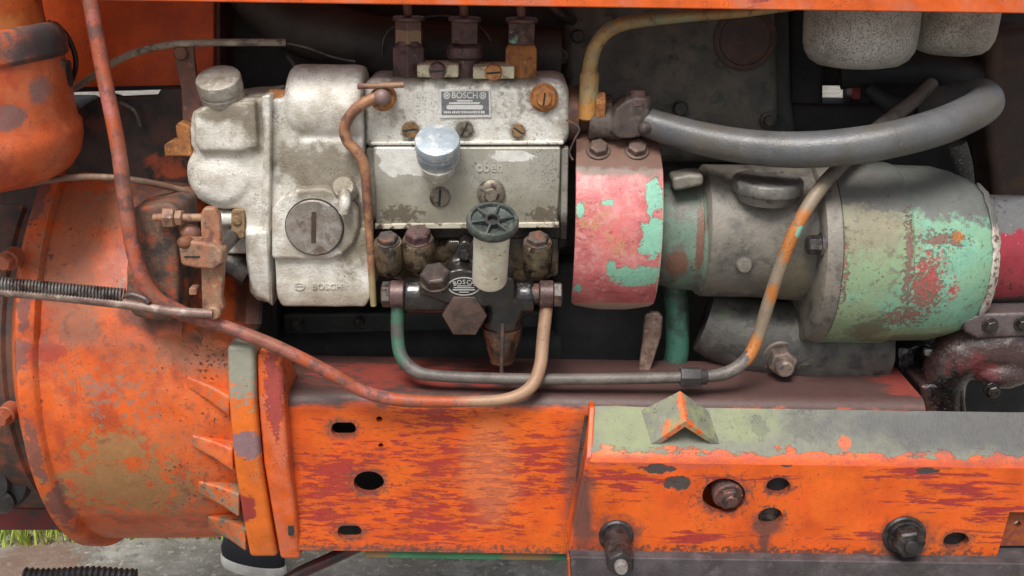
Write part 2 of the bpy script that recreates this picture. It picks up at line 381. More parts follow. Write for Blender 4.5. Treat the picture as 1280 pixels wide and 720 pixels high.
mb = MB(); mb.slab([(352, 392), (690, 388), (694, 446), (356, 450)], 132, 40); gcv = build('side_cover', mb, mat('dark green black cover', (.028, .042, .038), .5, layers=[L((.05, .06, .054), 30, .55, .1), L((.09, .08, .07), 6, .66, .05)], grain=.4, lump=.6), eb, bevel=5, seg=3)
for x, y in ((372, 404), (372, 438), (450, 402), (450, 437), (540, 434), (600, 433), (678, 400), (678, 436)):
    c = P(x, y, 132); mb = MB(); mb.lathe(c, TO, [(-2, 10), (2, 10)], 20); mb.hexa(c, TO, 8, 8); build('cover_bolt', mb, m_iron, gcv)
mb = MB(); mb.pipe([(672, -10, 120), (690, 8, 118), (704, 20, 122), (716, 26, 140)], 6, 12); build('vent_pipe', mb, m_iron, eb)
mb = MB(); mb.pipe([(360, 70, 90), (372, 92, 86), (366, 118, 90)], 4, 10); mb2 = build('drain_line', mb, m_iron, eb)
for x, y in ((700, 70), (960, 150)):
    c = P(x, y, 147); mb = MB(); mb.lathe(c, TO, [(-2, 11), (3, 11), (4, 9)], 20); mb.hexa(c+TO*2, TO, 7.5, 7); build('jacket_bolt', mb, m_iron, eb)
mb = MB(); mb.pipe([(1150, 70, 170), (1160, 110, 165), (1150, 150, 165)], 9, 12); build('heater_pipe', mb, m_iron, eb)

# ------------------------------------------------------------ orange side sheet behind the air cleaner
m_sheet = mat('orange sheet paint', (0.68, 0.105, 0.016), 0.5, layers=[L((0.45, 0.05, 0.025), 60, .56, .12, amt=.6), L(GRIME, 26, .69, .05, amt=.7), L((.5, .22, .14), 7, .72, .03)], grain=.15, lump=.3, lsize=60)
sp = thing('side_sheet', P(160, 112, 95), 'flat orange sheet metal panel behind the slanting rusty pipe', 'panel')
mb = MB(); mb.slab([(-60, -60), (267, -60), (267, 60), (266, 110), (180, 113), (92, 115.5), (-60, 117)], 95, 8)
build('sheet', mb, m_sheet, sp, bevel=2)
mb = MB(); mb.slab([(-60, 112), (262, 106), (264, 110.4), (-60, 117)], 92, 12)
build('folded_lip', mb, m_void, sp)
mb = MB(); mb.slab([(262, -60), (275, -60), (275, 110), (262, 110)], 104, 120)
build('edge_flange', mb, mat('edge flange paint', (0.10, 0.03, 0.025), .5), sp, bevel=2)

# ------------------------------------------------------------ bell housing
Rd = 315.0; YC = 217.0; ZC = -140.7
bh = thing('bell_housing', Vector((P(150, 500, -80).x, YC, ZC-Rd)), 'large scuffed orange clutch bell housing at lower left', 'housing')
B = lambda x, y: P(x, y, -70)
DB = lambda x, y: CY(x, y, YC, ZC, Rd-8)
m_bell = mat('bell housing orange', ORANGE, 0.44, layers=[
    L((0.60, 0.17, 0.065), 60, .52, .14, amt=.55),
    L((0.36, 0.05, 0.025), 40, .58, .09, amt=.6, big=(160, .5)),
    L((0.30, 0.15, 0.09), 22, .1, .3, blobs=[(DB(80, 330), (40, 70, 60)), (DB(120, 262), (70, 90, 24)), (DB(95, 405), (30, 60, 30)), (DB(250, 440), (60, 60, 26))], jag=1.0, amt=.6, rough=.65),
    L((0.34, 0.19, 0.075), 14, .555, .05, blobs=[(DB(150, 602), (95, 80, 60)), (DB(185, 618), (80, 70, 44)), (DB(150, 560), (60, 60, 30))], bw=.22, rough=.6, detail=9, nr=.68, amt=.88),
    L((0.30, 0.16, 0.11), 10, .62, .05, big=(120, .7), amt=.8),
    L((0.045, .032, .028), 26, .12, .3, blobs=[(DB(215, 320), (60, 80, 90)), (DB(205, 240), (50, 120, 34)), (DB(300, 410), (70, 70, 46)), (P(316, 385, 10), (40, 170, 56)), (DB(200, 385), (56, 60, 30))], jag=.8, amt=.85, rough=.6),  # right-hand blobs paint in void shade; those round the boss are dirt
    L((0.12, 0.05, 0.04), 5, .69, .03, relief=-.5, big=(110, .45)), L((0.10, 0.055, 0.05), 2.4, .72, .03, relief=-.4, big=(80, .35)), L((0.22, 0.07, 0.04), 12, .64, .08, amt=.6, big=(60, .5)),
    L((0.16, 0.08, 0.075), 16, .25, .1, blobs=[(DB(50, 250), (12, 60, 60)), (DB(75, 630), (22, 60, 60)), (DB(45, 560), (12, 60, 60)), (DB(28, 440), (14, 60, 26)), (DB(30, 390), (10, 60, 30))], jag=1.5, rough=.6, amt=.75, detail=9),
    L((.03, .026, .025), 14, .0, .3, grad=(Vector((P(300, 480, -80).x-4, 0, 0)), (.5, 0, 0)), jag=.3, rough=.6),  # right end cap coloured dark, standing in for shade in the void
    L((.40, .05, .03), 14, .2, .15, blobs=[(DB(60, 440), (26, 60, 14)), (DB(70, 680), (50, 60, 14))], jag=.7, amt=.7),
], grain=.22, lump=.5, lsize=35)
xl = -592.5; xr = P(300, 480, -80).x
q_ = DB(150, 425); f0 = math.atan2(q_.z-ZC, YC-q_.y); q_ = DB(180, 648); f1 = math.atan2(q_.z-ZC, YC-q_.y)
def stp_(x): x = max(0, min(1, x)); return x*x*(3-2*x)
mb = MB(); rings = []
for t, r in [(-30, Rd-60), (0, Rd-4), (3, Rd), (20, Rd), (23, Rd-2), (25, Rd-5), (27, Rd-7), (40, Rd-7), (150, Rd-9), (195, Rd-12), (212, Rd-13), (228, Rd-15), (245, Rd-18), (xr-xl, Rd-20)]:
    ring = []
    for i in range(240):
        a = 2*math.pi*i/240-math.pi; rr2 = r
        if 25 < t: rr2 -= 5*stp_((a-f0+.03)/.06)*(1-stp_((a-f0-.9)/.5)); rr2 -= 5*stp_((f1-a+.02)/.05)
        if t > 195: rr2 -= 105*stp_((a-f0+.10)/.2)*stp_((t-195)/45)
        elif 3 <= t <= 20: rr2 -= 3*stp_((a-f0+.02)/.04)
        ring.append(Vector((xl+t, YC-rr2*math.cos(a), ZC+rr2*math.sin(a))))
    rings.append(ring)
mb.loft(rings)
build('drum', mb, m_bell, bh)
mb = MB(); mb.lathe(Vector((xl-34, YC, ZC)), XA, [(-320, Rd-50), (-4, Rd-50), (0, Rd-54), (32, Rd-54)], 90)
build('gearbox_drum', mb, mat('brown shaded gearbox paint', (0.10, 0.045, 0.028), .6, layers=[L((.22, .06, .03), 40, .57, .08), L(GRIME, 30, .55, .1)], grain=.4), bh)
# raised boss on the upper right of the drum
mb = MB(); mb.slab([(160, 262), (210, 252), (222, 262), (224, 392), (214, 404), (168, 398), (156, 380)], -92, 90)
build('inspection_boss', mb, mat('grimy boss paint', (0.17, 0.085, 0.055), .65, layers=[L((0.40, 0.085, 0.03), 22, .57, .06), L((.04, .034, .032), 34, .52, .12), L((.28, .2, .15), 9, .68, .04)], grain=.5, lump=.5), bh, cast=4, sm=8)
for x, y, Y in ((10, 326, -84), (6, 520, -84)):
    c = P(x, y, Y+18); mb = MB(); mb.lathe(c, TO, [(-20, 12), (0, 12), (1, 11)], 24); mb.hexa(c, TO, 9.5, 14)
    build('flange_bolt', mb, mat('painted bolt', (.36, .10, .05), .55), bh)
# flange
fl = [(283, 318, 432, -100), (285, 319, 500, -106), (292, 326, 580, -102), (303, 338, 650, -88), (312, 347, 697, -72)]
def strip(rows, depth, dtop=30):
    mbx = MB(); rings = []
    sm_ = []
    for i in range(len(rows)-1):
        for k in range(4):
            t = k/4; sm_.append(tuple(a*(1-t)+b*t for a, b in zip(rows[i], rows[i+1])))
    sm_.append(rows[-1])
    for k_, (xa, xb, y, Y) in enumerate(sm_):
        depth_ = dtop+(depth-dtop)*min(1, k_/5)
        a, b = P(xa, y, Y), P(xb, y, Y); rings.append([a, b, b+YA*depth_, a+YA*depth_])
    return mbx.loft(rings)
m_flange = mat('flange paint orange over grey', ORANGE2, 0.5, layers=[
    L((0.58, 0.17, 0.07), 50, .53, .12, amt=.6),
    L((0.27, 0.27, 0.21), 8, .1, .12, blobs=[(P(300, 440, -100), (60, 60, 62))], jag=1.3, detail=9, rough=.55),
    L((0.26, 0.15, 0.16), 12, .2, .08, blobs=[(P(308, 555, -100), (26, 40, 22))], jag=.7),
    L((0.32, 0.04, 0.03), 16, .2, .1, blobs=[(P(307, 635, -90), (14, 30, 30))], jag=.7),
    L((0.10, 0.06, 0.06), 5, .69, .03, relief=-.4)], grain=.25)
build('flange', strip(fl, 110), m_flange, bh, bevel=6, seg=3)
fl2 = [(320, 353, 441, -94), (322, 355, 500, -98), (329, 361, 580, -96), (341, 371, 650, -88), (350, 376, 700, -74)]
m_flange2 = mat('flange paint red worn', ORANGE, 0.5, layers=[
    L((0.60, 0.16, 0.08), 30, .5, .12, amt=.7),
    L((0.36, 0.06, 0.05), 9, .12, .06, blobs=[(P(342, 490, -98), (12, 60, 60))], jag=1.5, relief=-.3, detail=9, nr=.7),
    L((0.5, 0.28, 0.22), 7, .66, .03, blobs=None), L((0.09, 0.06, 0.06), 5, .70, .03, relief=-.4)], grain=.25)
build('mating_flange', strip(fl2, 100), m_flange2, bh, bevel=6, seg=3)
# gussets between drum and flange
m_gus = mat('gusset paint', ORANGE, 0.46, layers=[L((0.60, 0.17, 0.065), 40, .52, .14, amt=.55), L((0.36, 0.05, 0.025), 30, .58, .09, amt=.6), L((.28, .16, .10), 9, .6, .08, amt=.7, big=(40, .5)), L((.10, .05, .04), 4, .68, .04)], grain=.25)
m_gus2 = mat('bare gusset', (0.19, 0.165, 0.11), 0.55, layers=[L((.55, .11, .02), 14, .5, .1), L(GRIME, 10, .62, .06)], grain=.3)
for (x, y, xf, y0, y1, Yf, mm) in ((232, 474, 287, 496, 522, -104, m_gus), (238, 548, 291, 562, 590, -104, m_gus), (246, 606, 299, 618, 648, -94, m_gus2), (258, 650, 307, 660, 690, -80, m_gus2)):
    d0 = DB(x, y-3)+YA*3; d1 = DB(x, y+12)+YA*3; ft, fbm = P(xf, y0, Yf+6), P(xf, y1, Yf+6)
    mb = MB(); mb.loft([[d0, d1, d1+YA*6, d0+YA*6], [d0.lerp(ft, .55)+YA*3, d1.lerp(fbm, .55)+YA*3, d1.lerp(fbm, .55)+YA*60, d0.lerp(ft, .55)+YA*60], [ft, fbm, fbm+YA*80, ft+YA*80]])
    build('gusset', mb, mm, bh, cast=2.0, sm=9)

# ------------------------------------------------------------ frame rail
YR = -76
zt = P(540, 514, YR).z; zb = P(540, 690, YR).z
a0 = P(350, 514, YR).x; a1 = P(374, 692, YR).x; ax1 = P(1158, 512, YR).x
def at(x, z, y=YR): return Vector((x, y, z))
def hole(outl, Y): return [P(x, y, Y) for x, y in outl]
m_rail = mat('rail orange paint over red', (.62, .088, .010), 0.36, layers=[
    L((0.68, 0.125, 0.010), 70, .5, .1, amt=.8),
    L((0.36, 0.035, 0.025), 6.5, .565, .018, stretch=(.22, 1, 1.15), relief=-.15, rough=.5, seed=4.2, detail=10, nr=.72, bw=.115, blobs=[(P(540, 645, YR), (75, 90, 60)), (P(430, 600, YR), (60, 90, 46)), (P(552, 572, YR), (70, 90, 46)), (P(400, 640, YR), (50, 90, 40)), (P(545, 520, YR), (40, 90, 18)), (P(660, 580, YR), (70, 90, 50)), (P(600, 640, YR), (50, 90, 40))]),
    L((0.62, 0.20, 0.08), 40, .25, .3, blobs=[(P(612, 590, YR), (44, 60, 90))], jag=.5, amt=.5),
    L((0.30, 0.05, 0.025), 4, .60, .03, stretch=(.2, 1, 1.2), amt=.7, seed=9.1, detail=8),
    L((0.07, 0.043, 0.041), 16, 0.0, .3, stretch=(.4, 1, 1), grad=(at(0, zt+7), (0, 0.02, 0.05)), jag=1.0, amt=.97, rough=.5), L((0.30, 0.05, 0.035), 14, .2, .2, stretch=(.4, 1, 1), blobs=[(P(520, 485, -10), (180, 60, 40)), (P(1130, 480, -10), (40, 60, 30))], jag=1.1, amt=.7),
    L((0.11, .06, .05), 22, .25, .35, blobs=[(P(352, 560, YR), (18, 60, 130)), (P(724, 600, YR), (26, 60, 120)), (P(429, 536, YR), (26, 60, 18)), (P(461, 603, YR), (28, 60, 22)), (P(437, 665, YR), (26, 60, 16))], jag=.5, amt=.75),
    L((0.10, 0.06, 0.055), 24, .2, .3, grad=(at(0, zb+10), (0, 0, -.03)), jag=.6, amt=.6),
    L((.12, .06, .045), 5, .61, .05, bw=.16, blobs=[(P(429, 536, YR), (26, 60, 16)), (P(461, 603, YR), (30, 60, 24)), (P(437, 665, YR), (26, 60, 16)), (at(P(540, 688, YR).x, zb+3), (420, 60, 9))], amt=.85), L((0.085, .04, .04), 3.0, .70, .03, relief=-.3)], grain=.2, lump=.35, lsize=50)
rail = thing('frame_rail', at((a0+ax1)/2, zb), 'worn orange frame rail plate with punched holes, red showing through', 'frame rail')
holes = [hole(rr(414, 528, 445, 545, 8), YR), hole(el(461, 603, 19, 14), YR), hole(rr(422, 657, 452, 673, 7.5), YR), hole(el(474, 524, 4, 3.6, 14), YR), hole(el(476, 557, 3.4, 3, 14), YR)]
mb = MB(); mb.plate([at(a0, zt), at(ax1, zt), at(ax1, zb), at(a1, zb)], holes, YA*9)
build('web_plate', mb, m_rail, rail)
def flange_prof(z, r, back, th, n=7):
    out = [(0, z)]+[(r-r*math.cos(R(90*i/n)), z+r*math.sin(R(90*i/n))) for i in range(1, n+1)]+[(back, z+r)]
    inn = [(back, z+r-th)]+[(r-(r-th)*math.cos(R(90*i/n)), z+(r-th)*math.sin(R(90*i/n))) for i in range(n, -1, -1)]
    return out+inn
mb = MB(); pf = flange_prof(zt, 20, 128, 8)
mb.loft([[Vector((x, YR+y, z)) for y, z in pf] for x in (a0-2, ax1)])
build('top_flange', mb, m_rail, rail)
mb = MB(); mb.box(Vector(((P(455, 690, YR).x+P(716, 690, YR).x)/2, YR+28, zb-8)), P(716, 690, YR).x-P(455, 690, YR).x, 44, 13)
build('green_strip', mb, mat('green and rusty strip', (.04, .16, .075), .55, layers=[L((.19, .12, .05), 40, .3, .2, blobs=[(P(660, 690, YR), (46, 60, 40)), (P(470, 690, YR), (26, 60, 40))], jag=.5), L(GRIME, 10, .66, .04)]), rail, bevel=2)
mb = MB(); mb.prism3([at(a0+30, zt+4, YR+60), at(ax1, zt+4, YR+60), at(ax1, zb-24, YR+60), at(a0+30, zb-24, YR+60)], YA*8); build('inner_web', mb, m_void, rail)
mb = MB(); mb.slab(rr(360, 647, 367, 670, 3), -86, 4); build('weld_slot', mb, m_void, rail)

# ------------------------------------------------------------ axle bracket plate in front of the rail
YF = -132
fz = P(960, 581, YF).z; bz = P(960, 692, YF).z
xL0 = P(738, 570, YF).x; xL1 = P(714, 692, YF).x; xR = P(1300, 640, YF).x+40
zu = P(760, 508, -84).z; 
def af(x, z, y=YF): return Vector((x, y, z))
plate_layers = lambda: [
    L((0.68, 0.12, 0.010), 70, .5, .1, amt=.8),
    L((0.33, 0.033, 0.028), 8, .60, .016, stretch=(.14, 1, 1.25), relief=-.15, seed=8.8, detail=10, nr=.72, bw=.17, blobs=[(P(1210, 615, YF), (90, 90, 30)), (P(1245, 645, YF), (50, 90, 50)), (P(1160, 592, YF), (90, 90, 12)), (P(860, 672, YF), (80, 90, 14)), (P(775, 600, YF), (60, 90, 30)), (P(1085, 668, YF), (70, 90, 12)), (P(1140, 622, YF), (46, 90, 12)), (P(940, 600, YF), (60, 90, 8))]),
    L((0.46, 0.085, 0.05), 16, .1, .15, stretch=(.5, 1, 1), blobs=[(P(830, 574, YF), (120, 90, 12)), (P(1180, 574, YF), (140, 90, 9))], jag=.9, amt=.75),
    L((0.065, 0.05, 0.045), 10, .18, .06, stretch=(.8, 1, 1), blobs=[(P(822, 586, YF), (24, 60, 7)), (P(847, 604, YF), (18, 60, 12)), (P(1158, 589, YF), (15, 60, 5)), (P(982, 581, YF), (10, 60, 4))], jag=.85, relief=-.5, detail=9),
    L((0.09, .045, .04), 14, .3, .3, blobs=[(P(905, 622, YF), (38, 60, 36)), (P(770, 668, YF), (40, 60, 34)), (P(1130, 672, YF), (48, 60, 38)), (P(960, 655, YF), (26, 60, 26)), (P(973, 608, YF), (24, 60, 18)), (P(1195, 676, YF), (28, 60, 20)), (P(956, 674, YF), (10, 60, 26))], jag=.6, amt=.85),
    L((0.06, .045, .045), 22, .25, .3, blobs=[(P(728, 640, YF), (18, 60, 80))], jag=.5, amt=.85),
    L((0.20, .06, .04), 18, .15, .3, grad=(P(900, 690, YF), (0, 0, -.05)), jag=.6, amt=.7),
]
dirf = Vector((0, -(-84-YF), 0))
m_plate = mat('axle bracket paint', (.62, .088, .010), 0.38, layers=plate_layers()+[L((.10, .05, .04), 5, .6, .05, bw=.16, blobs=[(P(1000, 690, YF), (700, 60, 9)), (P(905, 620, YF), (40, 60, 32)), (P(973, 608, YF), (24, 60, 18)), (P(963, 646, YF), (24, 60, 18)), (P(1195, 676, YF), (26, 60, 18))], amt=.85), L((0.06, .05, .05), 5, .70, .03)], grain=.25, lump=.35, lsize=40)
m_ledge = mat('ledge paint', ORANGE, 0.45, layers=[
    L((0.46, 0.07, 0.03), 14, .5, .1, stretch=(.4, 1, 1), amt=.8),
    L((0.185, 0.19, 0.145), 13, 0.0, .05, stretch=(.5, 1, 1), grad=(Vector((0, YF+8, fz+12)), (0, .022, .03)), jag=1.0, rough=.62, relief=-.3, detail=9),
    L((0.28, 0.32, 0.14), 34, .25, .25, blobs=[(P(790, 535, -105), (60, 60, 34)), (P(930, 530, -105), (60, 60, 26))], jag=.4, amt=.5),
    L((0.085, 0.083, 0.083), 26, .25, .4, blobs=[(P(1260, 530, -95), (320, 46, 60))], jag=.6, amt=.92, rough=.45),
    L((0.08, 0.08, 0.07), 9, .2, .1, blobs=[(P(950, 535, -105), (12, 40, 14)), (P(1005, 535, -105), (22, 40, 16))], jag=1.6, amt=.4),
    L((0.5, .12, .05), 8, .2, .1, blobs=[(P(1055, 552, -110), (10, 40, 8))], jag=.8),
    L((0.09, .075, .07), 4, .66, .05, amt=.7, big=(60, .5))], grain=.3, lump=.35, lsize=40)
br = thing('axle_bracket', Vector(((xL1+xR)/2, YF, bz)), 'orange front bracket plate with grey green sloping ledge and bolts', 'bracket')
hs_ = [hole(el(905, 620, 27, 22), YF), hole(el(973, 608, 15, 11), YF), hole(el(963, 646, 15.5, 11.5, rot=-8), YF), hole(el(1195, 676, 16, 10.5, rot=-6), YF)]
zq = P(1258, 640, YF).z
mb = MB(); mb.plate([af(xL0, fz), af(xR, fz), af(xR, zq), af(P(1262, 640, YF).x, zq), af(P(1247, 690, YF).x, bz), af(xL1, bz)], hs_, YA*11)
build('face_plate', mb, m_plate, br)
for q, (x, y, r_) in enumerate(((973, 608, 16), (963, 646, 17), (1195, 676, 17))):
    mb = MB(); c = P(x, y, YF+14); mb.lathe(c, YA, [(0, r_*.98), (26, r_*.98), (26, .1)], 24)
    build('hole_liner', mb, m_void if q != 1 else m_iron, br)
# sloping ledge with rounded fold and ragged upper edge
rings = []
nx = 90
for i in range(nx+1):
    t = i/nx; x = xL0*(1-t)+xR*t
    jz = 1.2*mnoise.noise(Vector((x*.02, 1, 0)))
    pr = [(0, fz), (2, fz+5), (7, fz+12), (14, fz+17+jz), (48, zu+jz), (52, zu-4), (17, fz+8), (12, fz+4), (9, fz)]
    rings.append([Vector((x, YF+y, z)) for y, z in pr])
mb = MB(); mb.loft(rings); build('sloping_ledge', mb, m_ledge, br)
# left return edge, welded
mb = MB(); pA = [P(742, 508, -86), P(738, 572, YF+1), P(715, 690, YF+1)]
mb.loft([[p+XA*-5, p+XA*2, p+XA*2+YA*w, p+XA*-5+YA*w] for p, w in zip(pA, (20, 54, 54))]); build('return_edge', mb, m_plate, br, bevel=2)
mb = MB(); mb.pipe([(734, 520, -88), (727, 575, -90), (722, 630, -90), (715, 688, -90)], [3, 5, 5, 5], 8); build('weld_bead', mb, m_iron, br)
# folded gusset tab standing on the ledge
LA, LB = Vector((0, YF+14, fz+17)), Vector((0, YF+48, zu)); LN = Vector((0, -(LB.z-LA.z), LB.y-LA.y)).normalized()
def on_ledge(px, py, up=0.0):
    d = FWD + RIGHT*((px-640)/FPX) + UP*((360-py)/FPX)
    return CAM + d*((LA-CAM).dot(LN)/d.dot(LN)) + LN*up
th_ = 5.0
tb = [on_ledge(812, 556, -1.5), P(857, 526, YF+2), on_ledge(902, 556, -1.5)]; tr = [on_ledge(798, 514, -1.5), P(850, 488, YF+44), on_ledge(888, 514, -1.5)]
inn = [Vector((0, 3, -1))*th_*.3, Vector((0, .4, -1.9))*th_, Vector((0, 3, -1))*th_*.3]
mb = MB(); mb.loft([tb+[(tb[2]-XA*11), tb[1]+inn[1], (tb[0]+XA*11)], tr+[(tr[2]-XA*11), tr[1]+inn[1], (tr[0]+XA*11)]])
m_tent = mat('tab paint grey with orange edge', (0.19, 0.195, 0.15), .6, layers=[L(ORANGE, 8, .1, .1, grad=(Vector((0, YF+10, 0)), (0, -.10, 0)), jag=1.0, rough=.45), L((.62, .15, .05), 6, .15, .1, blobs=[(P(853, 507, YF+24), (6, 60, 30)), (P(838, 538, YF+8), (14, 20, 12))], jag=.8), L((.26, .27, .14), 20, .56, .1), L(GRIME, 6, .64, .05, amt=.8)], grain=.3)
build('folded_tab', mb, m_tent, br, bevel=1.2, seg=2)
# lower dark shelf
m_shelf = mat('dark plum undercoat', (0.075, 0.062, 0.066), .65, layers=[L((.05, .04, .042), 40, .52, .1), L((.22, .12, .09), 3.5, .70, .03), L((.11, .09, .095), 26, .6, .08)], grain=.7, gsize=3)
mb = MB(); ya, yb_ = YF-16, YF+40
mb.prism3([Vector((xL1-2, ya, bz+1)), Vector((xR, ya, bz+1)), Vector((xR, ya, bz-75)), Vector((xL1+3, ya, bz-75))], YA*(yb_-ya)); build('lower_shelf', mb, m_shelf, br, bevel=2)
mb = MB(); mb.prism3([Vector((xL1-5, ya+1, bz-3)), Vector((xL1-2.2, ya+1, bz-3)), Vector((xL1+2.8, ya+1, bz-75)), Vector((xL1-1, ya+1, bz-75))], YA*50); build('shelf_edge', mb, m_plate, br)
# inset tab at right with hole
mb = MB(); mb.plate(hole([(1248, 636), (1310, 632), (1310, 682), (1250, 682)], YF+16), [hole(el(1272, 655, 4.5, 4, 14), YF+16)], YA*8)
build('inset_tab', mb, mat('brown orange tab paint', (.36, .085, .025), .5, layers=[L((.2, .05, .03), 20, .55, .06)]), br)
# bolts
c = P(770, 669, YF); mb = MB(); mb.lathe(c, TO, [(-4, 21), (3, 21), (5, 19)], 32); w_ = build('washer', mb, m_boltd, br)
mb = MB(); mb.lathe(c, TO, [(4, 16), (40, 15.5), (42, 15)], 28); mb.hexa(c+TO*40, TO, 17.5, 26, ph=.5); build('long_nut', mb, m_boltd, br, bevel=.8)
mb = MB(); mb.lathe(c+TO*64, TO, [(0, 8), (9, 8), (12, 6.5)], 20); build('stud_tip', mb, mat('worn stud steel', (.32, .30, .29), .4, .5), br)
c = P(1130, 669, YF); mb = MB(); mb.lathe(c, TO, [(-3, 26), (2, 26), (4, 24)], 36); build('washer', mb, m_boltd, br)
mb = MB(); mb.lathe(c, TO, [(4, 21.5), (9, 21.5)], 30); mb.hexa(c+TO*8, TO, 19, 17, ph=.2); mb.lathe(c+TO*20, TO, [(0, 9), (9, 8.6), (10, 7)], 18); build('bolt_head', mb, m_boltd, br, bevel=.8)
c = P(909, 616, YF+10); axb = (TO+ZA*-.25+XA*.1).normalized(); mb = MB(); mb.lathe(c, axb, [(-30, 19), (6, 19), (8, 17)], 28); mb.hexa(c+axb*6, axb, 15, 9, ph=.1); mb.lathe(c+axb*14, axb, [(0, 9), (4, 8)], 18); build('recessed_bolt', mb, mat('reddish bolt steel', (.17, .085, .075), .45, .35, layers=[L((.05, .04, .04), 14, .53, .08), L((.45, .16, .10), 8, .64, .05)], grain=.3), br, bevel=.8)

# ------------------------------------------------------------ things on the ground below
m_shoeb = mat('black shoe fabric', (.012, .014, .02), .7, grain=.6, gsize=5); m_sole = mat('white rubber sole', (.6, .58, .54), .6, grain=.2)
sc0 = PZ(322, 712, GZ)
sh = thing('shoe', sc0, 'black sneaker with pale sole on the concrete below the flange', 'shoe')
yaw = R(-158)
def sh_o(s_, z, w_=1):
    q = []
    for i in range(28):
        a = 2*math.pi*i/28; lx = 88*math.cos(a); wy = 34*math.sin(a)*(1+.12*math.cos(a))
        x_, y_ = lx*s_+10, wy*s_*w_
        q.append(sc0+Vector((x_*math.cos(yaw)-y_*math.sin(yaw), -(x_*math.sin(yaw)+y_*math.cos(yaw)), z)))
    return q
mb = MB(); mb.loft([sh_o(.97, 0), sh_o(1, 6), sh_o(1, 22), sh_o(.96, 27)]); build('sole', mb, m_sole, sh)
mb = MB(); mb.loft([sh_o(.95, 24), sh_o(.96, 44), sh_o(.86, 66), sh_o(.66, 86), sh_o(.4, 96)]); build('upper', mb, m_shoeb, sh)
# dark reddish rod under the rail
mb = MB(); mb.pipe([(345, 735, -20), (375, 716, -14), (410, 700, -6), (470, 672, 20)], 8, 14)
single('drag_rod', mb, mat('dark red rod', (.10, .03, .03), .35, .1, layers=[L(GRIME, 20, .52, .1)]), 'dark red steel rod slanting down under the frame rail', 'rod')
# black corrugated hose at the lower left
pts = [P(30+i*14, 719+1.5*math.sin(i*.8), -20+i) for i in range(11)]
mb = MB(); pth = []; rad = []
for i in range(61):
    t = i/60*10; k = int(min(t, 9)); f_ = t-k; pth.append(pts[k].lerp(pts[k+1], f_)); rad.append(10+1.8*math.sin(i*2.1))
mb.tube(pth, rad, 14, smooth=False)
single('corrugated_hose', mb, mat('black hose rubber', (.014, .013, .014), .45, grain=.5), 'black ribbed hose end at the bottom left corner', 'hose')
# red axle beam and dark hub beyond at far left
mb = MB(); mb.slab([(-60, 634), (70, 636), (100, 664), (-60, 664)], 60, 60)
single('cross_beam', mb, mat('dark red beam paint', (.16, .022, .022), .5, layers=[L(GRIME, 30, .54, .1)]), 'dark red cross beam peeking out at far left below the drum', 'beam', bevel=4)
hb = thing('hub', P(5, 600, -10), 'dark oily hub with round caps at the far left edge', 'hub')
mb = MB(); mb.lathe(P(-10, 596, 0), TO, [(-60, 52), (0, 52), (6, 48), (8, 30), (18, 28), (20, 20)], 40); build('hub_body', mb, m_void, hb)
mb = MB(); mb.lathe(P(3, 626, -10), TO, [(-20, 17), (4, 17), (7, 13), (8, 6)], 28); build('cap', mb, m_oil, hb)

# ------------------------------------------------------------ transmission top behind the drum
tt = thing('transmission_cover', P(150, 230, 60), 'dark transmission top between orange sheet and bell housing', 'cover')
m_tt = mat('dark brown cover paint', (0.05, 0.03, 0.026), .55, layers=[L((.10, .03, .02), 50, .57, .1), L((.33, .06, .02), 30, .25, .1, blobs=[(P(200, 212, 40), (50, 90, 26)), (P(110, 232, 40), (80, 90, 14))], jag=.7), L((.015, .014, .015), 30, .55, .1)], grain=.4, lump=.7)  # dark brown with redder and near-black patches
mb = MB(); mb.slab([(84, 150), (97, 137), (113, 126), (134, 117), (146, 120), (150, 121.5), (196, 119.5), (200, 112), (262, 108), (262, 300), (70, 300)], 60, 16); build('cover_casting', mb, m_tt, tt, bevel=3, seg=3)
mb = MB(); mb.slab([(-60, 130), (96, 130), (96, 300), (-60, 300)], 70, 90); build('side_casting', mb, m_tt, tt, bevel=8, seg=3)
mb = MB(); mb.pipe([(150, 128, 46), (168, 138, 44), (176, 158, 44)], 3, 8); build('vent_wire', mb, m_iron, tt)

# ------------------------------------------------------------ air cleaner
acx = P(-36, 120, -60); kk = K(acx)
ac = thing('air_cleaner', P(-36, 235, -60), 'round orange air cleaner bowl with dark clamp band at upper left', 'air cleaner')
m_ac = mat('air cleaner paint', (.56, .105, .028), .45, layers=[L((.60, .2, .10), 50, .54, .12, amt=.6), L((.2, .13, .13), 26, .2, .12, blobs=[(P(45, 115, -130), (16, 60, 26)), (P(5, 150, -150), (18, 60, 18))], jag=.5, amt=.8), L((.36, .045, .02), 50, .55, .1, amt=.7), L((.12, .07, .06), 9, .69, .03)], grain=.2, lump=.4, lsize=40)
def zpx(y): return P(-36, y, -60).z-acx.z
mb = MB(); axc = Vector((-.02, -.06, 1)).normalized()
mb.lathe(acx, axc, [(zpx(228), 10), (zpx(227), 50), (zpx(222), 80), (zpx(212), 97), (zpx(196), 108), (zpx(176), 113), (zpx(160), 113.5), (zpx(154), 110), (zpx(140), 109), (zpx(100), 107), (zpx(66), 104), (zpx(60), 101), (zpx(58), 40)], 72); build('bowl', mb, m_ac, ac)
mb = MB(); mb.lathe(acx, axc, [(zpx(60), 60), (zpx(54), 92), (zpx(20), 90), (zpx(-60), 88)], 72); build('upper_body', mb, mat('upper cleaner paint', (.52, .105, .02), .45, layers=[L((.58, .2, .05), 50, .55, .1), L(REDP, 40, .62, .06, amt=.6), L((.06, .05, .05), 14, .2, .1, blobs=[(P(28, 2, -150), (8, 60, 8)), (P(-2, 12, -150), (8, 60, 16))], jag=.5)], grain=.2), ac)
